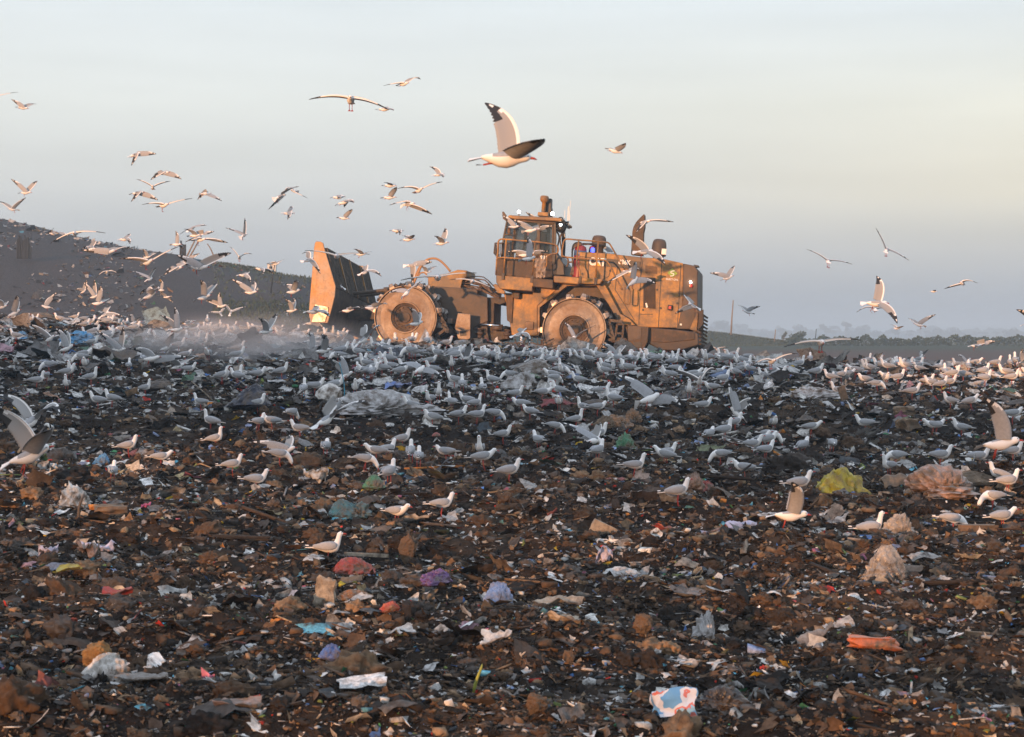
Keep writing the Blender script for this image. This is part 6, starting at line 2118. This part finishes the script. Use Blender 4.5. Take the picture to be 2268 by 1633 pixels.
strip_thing("rod", "bent black rod standing before the white knotted bag", "rod", 172, 1178, [(0, 4), (2, -14), (3, -30), (8, -48), (14, -58)], [4, 4, 3.5, 3, 2.5], 'dark')
strip_thing("plant_stem", "yellow-green plant stems lying in the centre foreground", "plant", 1056, 1548, [(-8, 4), (-4, -20), (2, -38), (10, -58), (12, -66)], [2.5, 4, 3.5, 3, 1], 'lettuce')
strip_thing("rope", "thin bright blue cord hanging over the white sack", "cord", 760, 895, [(0, 0), (3, -22), (2, -45), (-3, -70), (-8, -92)], [1.0, 1.0, .9, .9, .8], 'rope')
strip_thing("branch", "curved dark branch lying in the left middle ground", "branch", 640, 905, [(0, 2), (14, -12), (28, -22), (44, -32)], [2, 1.8, 1.5, 1], 'dark')
strip_thing("rod", "thin pale rod sloping before the dusty patch", "rod", 476, 880, [(0, 0), (-22, -22), (-50, -48)], [1.4, 1.3, 1.2], 'cream')
for k_, (px, h_) in enumerate(((662, 34), (683, 28))):
    strip_thing("stake", ("left" if k_ == 0 else "right") + " white stake of the pair beside the blade", "stake", px, 738, [(0, 0), (1, -h_)], [1.8, 1.7], 'cream')

# heap of splintered timber under the machine's belly: one pile nobody could count
sp = MB()
rs = random.Random(21)
for k in range(420):
    u = rs.gauss(1215, 60)
    X, D, Z = hit(u, 775)
    D = rs.uniform(48.6, 50.4)
    X = (u - W0 / 2) / F * D
    p = Vector((X, D, float(landfill(X, D)) + max(0, rs.gauss(.08, .08)) * math.exp(-((u - 1215) / 75) ** 2) * 1.4))
    q = p + Vector((rs.gauss(0, .16), rs.gauss(0, .1), rs.gauss(.02, .07)))
    sp.beam(p, q, rs.uniform(.012, .04), rs.uniform(.008, .03))
o = sp.build("splintered_timber", RM['wood'])
tag(o, "heap of sunlit splintered timber under the machine's belly", "timber heap", kind="stuff")
# ---------------------------------------------------------------- beyond the tip
M_LEAF1 = mat("far_foliage", (.045, .06, .028), rough=.9, noise=.4, nscale=2)
M_HEDGE = mat("hedge_foliage", (.035, .05, .02), rough=.9, noise=.4, nscale=2)
M_BARK = mat("bark", (.11, .085, .06), rough=.9, noise=.3)
M_POLE = mat("weathered_pole", (.20, .16, .12), rough=.85, noise=.25)
M_DKP = mat("dark_post", (.010, .013, .016), rough=.7)
M_CABIN = mat("white_cabin_paint", (.6, .6, .58), rough=.6)


def tree_mesh(rs, h, w, style):
    """trunk with limbs, crown of many leaf clumps"""
    tr = MB()
    lean = rs.uniform(-.06, .06) * h
    th = h * (.42 if style == 'gum' else .22)
    tr.tube([(0, 0, -.3), (lean * .4, 0, th * .6), (lean, 0, th), (lean * 1.1, 0, h * .7)], [w * .035, w * .028, w * .022, w * .01], 6)
    cl = []
    nc = rs.randint(6, 9) if style == 'gum' else rs.randint(5, 8)
    for k in range(nc):
        a_ = rs.uniform(0, 6.28)
        rr = rs.uniform(.1, .42) * w
        z = rs.uniform(.5 if style == 'gum' else .3, .92) * h
        c = Vector((lean + math.cos(a_) * rr, math.sin(a_) * rr, z))
        cl.append((c, rs.uniform(.14, .26) * w))
        tr.tube([(lean, 0, th * rs.uniform(.8, 1.2)), tuple(c.lerp(Vector((lean, 0, z * .8)), .4)), tuple(c)], [w * .014, w * .009, w * .004], 5)
    V, Fc = [], []
    for c, r_ in cl:
        for q in range(110):
            d = Vector((rs.gauss(0, 1), rs.gauss(0, 1), rs.gauss(0, .62))).normalized() * r_ * rs.uniform(.35, 1.0) ** .5
            p = c + Vector((d.x, d.y, d.z * .7))
            s_ = r_ * rs.uniform(.10, .22)
            a1 = Vector((rs.gauss(0, 1), rs.gauss(0, 1), rs.gauss(0, 1))).normalized() * s_
            a2 = a1.orthogonal().normalized() * s_ * rs.uniform(.5, 1)
            b = len(V)
            V += [p - a1, p - a2, p + a1, p + a2]
            Fc.append((b, b + 1, b + 2, b + 3))
    return tr, V, Fc


TM = []
for k in range(7):
    rs = random.Random(300 + k)
    st_ = 'gum' if k < 4 else 'bush'
    tr, V, Fc = tree_mesh(rs, 1.0, .95 if st_ == 'gum' else 1.5, st_)
    me = bpy.data.meshes.new("crown")
    me.from_pydata([tuple(v) for v in V], [], Fc)
    me.materials.append(M_LEAF1)
    tm_ = bpy.data.meshes.new("trunk")
    tm_.from_pydata(tr.v, [], tr.f)
    tm_.materials.append(M_BARK)
    TM.append((me, tm_))


def tree(name, px, base_py, hpx, D, k, label, wide=1.0, group="hazy trees beyond the field", cat="tree"):
    o = bpy.data.objects.new(name, None)
    COL.objects.link(o)
    X = (px - W0 / 2) / F * D
    o.location = (X, D, float(far_z(X, D)) - .1)
    h = hpx * D / F + .5
    for me, nm in ((TM[k][0], "crown"), (TM[k][1], "trunk")):
        c = bpy.data.objects.new(nm, me)
        COL.objects.link(c)
        c.parent = o
        c.scale = (h * wide, h * wide, h)
        c.rotation_euler = (0, 0, px * .7)
    tag(o, label, cat, group)


TREES = [(1588, 46, .95), (1606, 40, 1.3), (1640, 34, 1.1), (1662, 24, .9), (1700, 20, 1.2), (1738, 22, 1.2), (1772, 30, 1.1), (1796, 18, 1.3), (1830, 34, .95), (1846, 30, 1.0),
         (1874, 40, .8), (1892, 22, 1.3), (1914, 28, 1.0), (1938, 18, 1.5), (1966, 26, 1.1), (1990, 22, 1.2), (2016, 20, 1.4), (2040, 26, 1.0), (2062, 22, 1.2), (2086, 16, 1.6),
         (2110, 24, 1.1), (2132, 20, 1.3), (2156, 18, 1.4), (2180, 16, 1.6), (2206, 18, 1.3), (2232, 22, 1.1), (2256, 18, 1.4), (1722, 14, 1.6), (1814, 14, 1.8), (1622, 22, 1.8), (2276, 24, 1.2)]
DESC = ["spreading", "rounded", "ragged", "low", "low wide", "bushy", "leafy", "squat", "open crowned", "twin lobed", "tallest slender", "flat", "domed", "low broad", "loose", "small dense",
        "broad flat", "upright", "rounded low", "very low", "upright loose", "wide low", "flattened", "lowest wide", "compact", "edge side", "last broad", "tiny wide", "tiny flat", "wide short", "farthest right"]
for i, (px, hp, wd) in enumerate(TREES):
    D = 1650 + (i * 137 % 5) * 80
    tree("distant_tree", px, 756, hp, D, i % 7, "", wide=wd)
dt = sorted([o for o in COL.objects if o.name.startswith("distant_tree")], key=lambda o: o.location.x / o.location.y)
WH = ["behind the grass bank", "left of the tall bare post", "right of the tall bare post", "above the near dark bush", "over the start of the hedge", "over the middle of the hedge", "near the right edge of the hedge"]
seen = {}
for i, o in enumerate(dt):
    px = W0 / 2 + o.location.x / o.location.y * F
    wh = WH[0] if px < 1612 else WH[1] if px < 1622 else WH[2] if px < 1720 else WH[3] if px < 1800 else WH[4] if px < 1930 else WH[5] if px < 2100 else WH[6]
    seen.setdefault(wh, []).append(o)
for wh, os_ in seen.items():
    for i, o in enumerate(os_):
        pos = "" if len(os_) == 1 else (["leftmost", "second", "third", "fourth", "fifth", "sixth", "seventh", "eighth", "ninth", "tenth"][i] + (" from left" if i else "")) + " "
        o["label"] = f"pale hazy tree {wh}, {pos}of {len(os_)}".replace(", of 1", "")
tree("bush", 1768, 757, 22, 300, 5, "dark rounded bush standing above the near end of the hedge", wide=.9, group="bushes", cat="bush")
tree("young_tree", 1736, 757, 24, 305, 1, "small spindly tree left of the dark rounded bush", wide=.5, group="bushes", cat="tree")

# hedge along the far bank of the pit: clipped line, one plant mass
rs = random.Random(55)
V, Fc = [], []
for k in range(5200):
    t = rs.random()
    px = 1740 + t * 560
    D = 262 + rs.uniform(-2, 2) + t * 12
    X = (px - W0 / 2) / F * D
    topn = .55 + .8 * float(vnoise(px / 16, 0.3, 61)) + .5 * float(vnoise(px / 5, 0.3, 62))
    z = float(far_z(X, D)) + rs.random() ** .7 * topn
    s_ = rs.uniform(.07, .17)
    p = Vector((X, D, z))
    a1 = Vector((rs.gauss(0, 1), rs.gauss(0, 1), rs.gauss(0, 1))).normalized() * s_ * 1.4
    a2 = a1.orthogonal().normalized() * s_
    b = len(V)
    V += [p - a1, p - a2, p + a1, p + a2]
    Fc.append((b, b + 1, b + 2, b + 3))
o = mesh_obj("hedge", V, Fc, M_HEDGE)
tag(o, "long low uneven hedge along the far bank on the right", "hedge", kind="stuff")
# rough grass and weeds on the mound's shoulder and on the grass bank
V, Fc = [], []
for k in range(16000):
    if k % 3:
        px = rs.uniform(470, 760)
        D = rs.uniform(140, 176)
        X = (px - W0 / 2) / F * D
        if rs.random() > (.08 + .92 * float(sstep(.45, .62, vnoise(X / 5, D / 9, 63)))) * (.25 if px < 420 else 1):
            continue
        s_ = rs.uniform(.05, .16)
    else:
        px = rs.uniform(1540, 1740)
        D = rs.uniform(256, 285)
        X = (px - W0 / 2) / F * D
        s_ = rs.uniform(.06, .16)
    p = Vector((X, D, float(far_z(X, D)) + s_ * .6))
    a1 = Vector((rs.gauss(0, .5), rs.gauss(0, .5), 1)).normalized() * s_ * 1.5
    a2 = Vector((rs.gauss(0, 1), rs.gauss(0, 1), 0)).normalized() * s_ * .9
    b = len(V)
    V += [p - a2 - a1, p + a2 - a1, p + a1]
    Fc.append((b, b + 1, b + 2))
o = mesh_obj("weeds", V, Fc, M_LEAF1)
tag(o, "rough weeds on the mound's shoulder and the grass bank", "weeds", kind="stuff")

# litter specks on the mound
n = 5200
D = rng.uniform(96, 178, n)
px = rng.uniform(-60, 720, n)
X = (px - W0 / 2) / F * D
keepm = vnoise(X / 4, D / 14, 71) * .6 + vnoise(X / 1.5, D / 4, 72) * .4 > rng.uniform(.32, .62, n)
X, D = X[keepm], D[keepm]
n = len(X)
litV, litT, litQ, litC = [], [], [], []
_base[0] = 0
s = np.exp(rng.normal(np.log(.085), .5, n)) * rng.uniform(.6, 1.2, n)
add_lit(SH, SHF, np.stack([X, D, far_z(X, D) + .05], -1), rotm(n, .6), np.stack([s * 1.3, s, s * .5], -1), PC[rng.choice(len(PC), n, p=WHITW)] * .62, .05)
o = np_mesh("mound_litter", np.concatenate(litV), np.concatenate(litQ), m_lit, np.concatenate(litC))
tag(o, "pale windblown scraps scattered over the dark mound", "litter", kind="stuff")


# the wood beyond the field, one hazy mass behind the single trees
rs = random.Random(66)
V, Fc = [], []
for k in range(15000):
    px = rs.uniform(1500, 2330)
    D = rs.uniform(2150, 2280)
    X = (px - W0 / 2) / F * D
    top = (3.0 + 5.5 * float(vnoise(px / 34, .7, 91)) + 3.4 * float(vnoise(px / 9, .2, 92)) + (3.5 if px < 1690 else 0) * float(sstep(1700, 1640, px) if px > 1640 else 1)) * 1.85
    z = float(far_z(X, D)) + rs.random() ** .75 * max(1.5, top - 3.5)
    s_ = rs.uniform(.6, 1.4)
    p = Vector((X, D, z))
    a1 = Vector((rs.gauss(0, 1), rs.gauss(0, 1), rs.gauss(0, 1))).normalized() * s_ * 1.4
    a2 = a1.orthogonal().normalized() * s_
    b = len(V)
    V += [p - a1, p - a2, p + a1, p + a2]
    Fc.append((b, b + 1, b + 2, b + 3))
o = mesh_obj("far_wood", V, Fc, M_LEAF1)
tag(o, "pale blue-grey line of woodland fading into the haze on the right", "wood", kind="stuff")


# posts, poles and other single things out there
def pole(name, label, cat, pts, D, r, m, group=None):
    P = [at(x, y, D) for x, y in pts]
    b = P[0].copy()
    o = MB().tube([tuple(p - b) for p in P], [q * D / F for q in r], 8).build(name, m, smooth=True)
    o.location = b
    tag(o, label, cat, group)
    return o


pole("tall_post", "tall bare weathered post on the grass bank right of the machine", "post", [(1619, 742), (1621, 705), (1624, 665)], 262, [2.0, 1.7, 1.3], M_POLE)
pole("fence_post", "thin leaning dark post right of the grass bank", "post", [(1715, 757), (1718, 730)], 262, [1.2, .9], M_POLE)
pole("fence_post", "short dark post left of the lit brown mound's bush", "post", [(1806, 751), (1808, 729)], 300, [.9, .8], M_DKP)
pole("drain_pipe", "left leaning vent pipe on the mound, of the close pair", "pipe", [(409, 578), (424, 548), (436, 524)], 168, [1.9, 1.8, 1.6], M_POLE)
pole("drain_pipe", "right leaning vent pipe on the mound, of the close pair", "pipe", [(414, 580), (430, 552), (446, 522)], 168, [1.9, 1.8, 1.6], M_POLE)
pole("bent_pipe", "curved leaning pipe right of the vent pipe pair", "pipe", [(479, 586), (473, 566), (466, 550), (459, 540)], 168, [1.7, 1.6, 1.4, 1.2], M_POLE)
pole("lamp_pole", "dark leaning pole at the mound's right shoulder", "pole", [(600, 650), (604, 612), (610, 578)], 150, [1.4, 1.2, 1.0], M_DKP)
for (px, py, n_, wd, lb) in ((53, 562, 11, 2.9, "cluster of dark upright pipes standing high on the mound"), (405, 562, 6, 2.2, "small cluster of dark pipes left of the leaning vent pipes")):
    D = 150 if px < 100 else 166
    root = bpy.data.objects.new("pipe_cluster", None)
    COL.objects.link(root)
    c0 = at(px, py, D)
    root.location = c0
    rs = random.Random(px)
    for k in range(n_):
        u = (k - (n_ - 1) / 2) * wd
        h_ = rs.uniform(20, 42) * (1 if px < 100 else .75)
        r_ = rs.uniform(1.5, 2.3) * D / F
        MB().tube([(u * D / F, rs.uniform(-.1, .1), -.4), ((u + rs.uniform(-1, 1)) * D / F, 0, h_ * D / F)], r_, 8).build("pipe", M_DKP, root)
    tag(root, lb, "pipes")
# small site office and vehicle on the mound's shoulder
for (px, py, wpx, hpx, D, lb, ct, nm) in ((508, 594, 20, 6, 172, "low white parked van just over the mound's skyline", "van", "parked_van"),
                                          (603, 601, 18, 15, 176, "small white site cabin just over the mound's shoulder", "cabin", "site_cabin")):
    root = bpy.data.objects.new(nm, None)
    COL.objects.link(root)
    c0 = at(px, py, D)
    root.location = c0
    w_, h_ = wpx * D / F, hpx * D / F
    if nm == "parked_van":
        sil = [(-w_ / 2, -.2), (w_ / 2, -.2), (w_ / 2, h_ * .55), (w_ * .32, h_ * .6), (w_ * .22, h_), (-w_ * .46, h_), (-w_ / 2, h_ * .8)]
        MB().prism(sil, -.4, .4).build("body", M_CABIN, root, .03)
        MB().prism([(w_ * .24, h_ * .6), (w_ * .19, h_ * .9), (-w_ * .05, h_ * .9), (-w_ * .05, h_ * .6)], -.41, -.402).build("window", M_GLASS, root)
    else:
        MB().box((-w_ / 2, -.5, -1.5), (w_ / 2, .5, h_)).build("wall", M_CABIN, root, .01)
        MB().box((-w_ * .56, -.56, h_), (w_ * .56, .56, h_ + .05)).build("roof", M_GREY, root, .01)
        MB().box((-w_ * .3, -.512, h_ * .35), (w_ * .1, -.502, h_ * .7)).build("window", M_BLACK, root)
    tag(root, lb, ct)

# unseen tree belt added behind the photographer, crown heights shaped to shade the tip
rs = random.Random(91)
V, Fc = [], []


def leafcloud(cx, cy, cz, rx_, ry_, rz_, n, s0):
    for q in range(n):
        d = Vector((rs.gauss(0, 1), rs.gauss(0, 1), rs.gauss(0, 1))).normalized() * rs.random() ** .4
        p = Vector((cx + d.x * rx_, cy + d.y * ry_, cz + d.z * rz_))
        s_ = s0 * rs.uniform(.6, 1.3)
        a1 = Vector((rs.gauss(0, 1), rs.gauss(0, 1), rs.gauss(0, 1))).normalized() * s_
        a2 = a1.orthogonal().normalized() * s_ * rs.uniform(.5, 1)
        b = len(V)
        V.extend([p - a1, p - a2, p + a1, p + a2])
        Fc.append((b, b + 1, b + 2, b + 3))


YB = -60.0
tk = MB()
x = -112.0
while x < -8:
    top = float(np.interp(x, BELT_X, BELT_TOP)) + rs.uniform(-.35, .35)
    # crown
    for q in range(5 if top > 7.3 else 0):
        leafcloud(x + rs.uniform(-1.5, 1.5), YB + rs.uniform(-2, 2), rs.uniform(min(7.7, top - .5), top - .75), 1.9, 2.2, .95, 170, .42)
    # ragged lower leafage with gaps where the sun comes through
    for q in range(rs.choice([0, 0, 0, 1])):
        leafcloud(x + rs.uniform(-2.2, 2.2), YB + rs.uniform(-2, 2), rs.uniform(.2, 6.9), rs.uniform(.7, 1.8), 1.5, rs.uniform(.3, .8), 85, .34)
    tk.tube([(x, YB, -3.2), (x + rs.uniform(-.4, .4), YB, 2), (x + rs.uniform(-.8, .8), YB, 8)], [.34, .27, .16], 7)
    for q in range(3):
        tk.tube([(x, YB, rs.uniform(1, 4)), (x + rs.uniform(-2, 2), YB + rs.uniform(-1.5, 1.5), rs.uniform(6, 8))], [.12, .06], 5)
    x += rs.uniform(2.4, 3.6)
b = len(V)
nleaf = len(Fc)
V += [Vector(v) for v in tk.v]
Fc += [tuple(i + b for i in f) for f in tk.f]
o = mesh_obj("unseen_shade_belt", V, Fc, [M_LEAF1, M_BARK], mi=[0] * nleaf + [1] * (len(Fc) - nleaf))
tag(o, "unseen belt of dark trees added behind the photographer to shade the tip", "trees", kind="stuff")

# dust raised by the machine: soft puffs of thin air-borne dust
dm = bpy.data.materials.new("dust")
dm.use_nodes = True
n_ = dm.node_tree
n_.nodes.clear()
oo = n_.nodes.new("ShaderNodeOutputMaterial")
pv = n_.nodes.new("ShaderNodeVolumePrincipled")
pv.inputs["Color"].default_value = (.80, .78, .78, 1)
pv.inputs["Density"].default_value = .10
n_.links.new(pv.outputs[0], oo.inputs["Volume"])
# density: full in the middle of the drift, ragged and fading to nothing at its edge
pv.inputs["Density"].default_value = 0
tcd = n_.nodes.new("ShaderNodeTexCoord")
ln_ = n_.nodes.new("ShaderNodeVectorMath")
ln_.operation = 'LENGTH'
n_.links.new(tcd.outputs["Object"], ln_.inputs[0])
fo = n_.nodes.new("ShaderNodeMapRange")
fo.interpolation_type = 'SMOOTHSTEP'
fo.inputs["From Min"].default_value = 1.0
fo.inputs["From Max"].default_value = 0.1
n_.links.new(ln_.outputs["Value"], fo.inputs["Value"])
nzd = n_.nodes.new("ShaderNodeTexNoise")
nzd.inputs["Scale"].default_value = 3.2
nzd.inputs["Detail"].default_value = 3
n_.links.new(tcd.outputs["Object"], nzd.inputs[0])
nm_ = n_.nodes.new("ShaderNodeMapRange")
nm_.inputs["From Min"].default_value = .35
nm_.inputs["From Max"].default_value = .68
nm_.inputs["To Min"].default_value = .1
nm_.inputs["To Max"].default_value = DUST
n_.links.new(nzd.outputs[0], nm_.inputs["Value"])
ml_ = n_.nodes.new("ShaderNodeMath")
ml_.operation = 'MULTIPLY'
n_.links.new(fo.outputs[0], ml_.inputs[0])
n_.links.new(nm_.outputs[0], ml_.inputs[1])
n_.links.new(ml_.outputs[0], pv.inputs["Density"])
nm_.inputs["To Min"].default_value = 0.02
iv4, if4 = ico(3)
o = mesh_obj("dust_cloud", iv4 * 1.0, [tuple(int(q) for q in f) for f in if4], dm)
o.location = at(545, 790, 44.5)
o.scale = (4.0, 5.2, 1.15)
tag(o, "thin drift of pale dust hanging over the left of the tip", "dust", kind="stuff")

# the hazy air
hz = bpy.data.materials.new("haze")
hz.use_nodes = True
n_ = hz.node_tree
n_.nodes.clear()
oo = n_.nodes.new("ShaderNodeOutputMaterial")
pv = n_.nodes.new("ShaderNodeVolumePrincipled")
pv.inputs["Color"].default_value = (.58, .80, 1.0, 1)
pv.inputs["Density"].default_value = HAZE
n_.links.new(pv.outputs[0], oo.inputs["Volume"])
hb = MB().box((-600, -180, -10.5), (600, 9100, 19.0)).build("haze", hz)
tag(hb, "thin grey-blue haze over the whole place", "haze", kind="stuff")
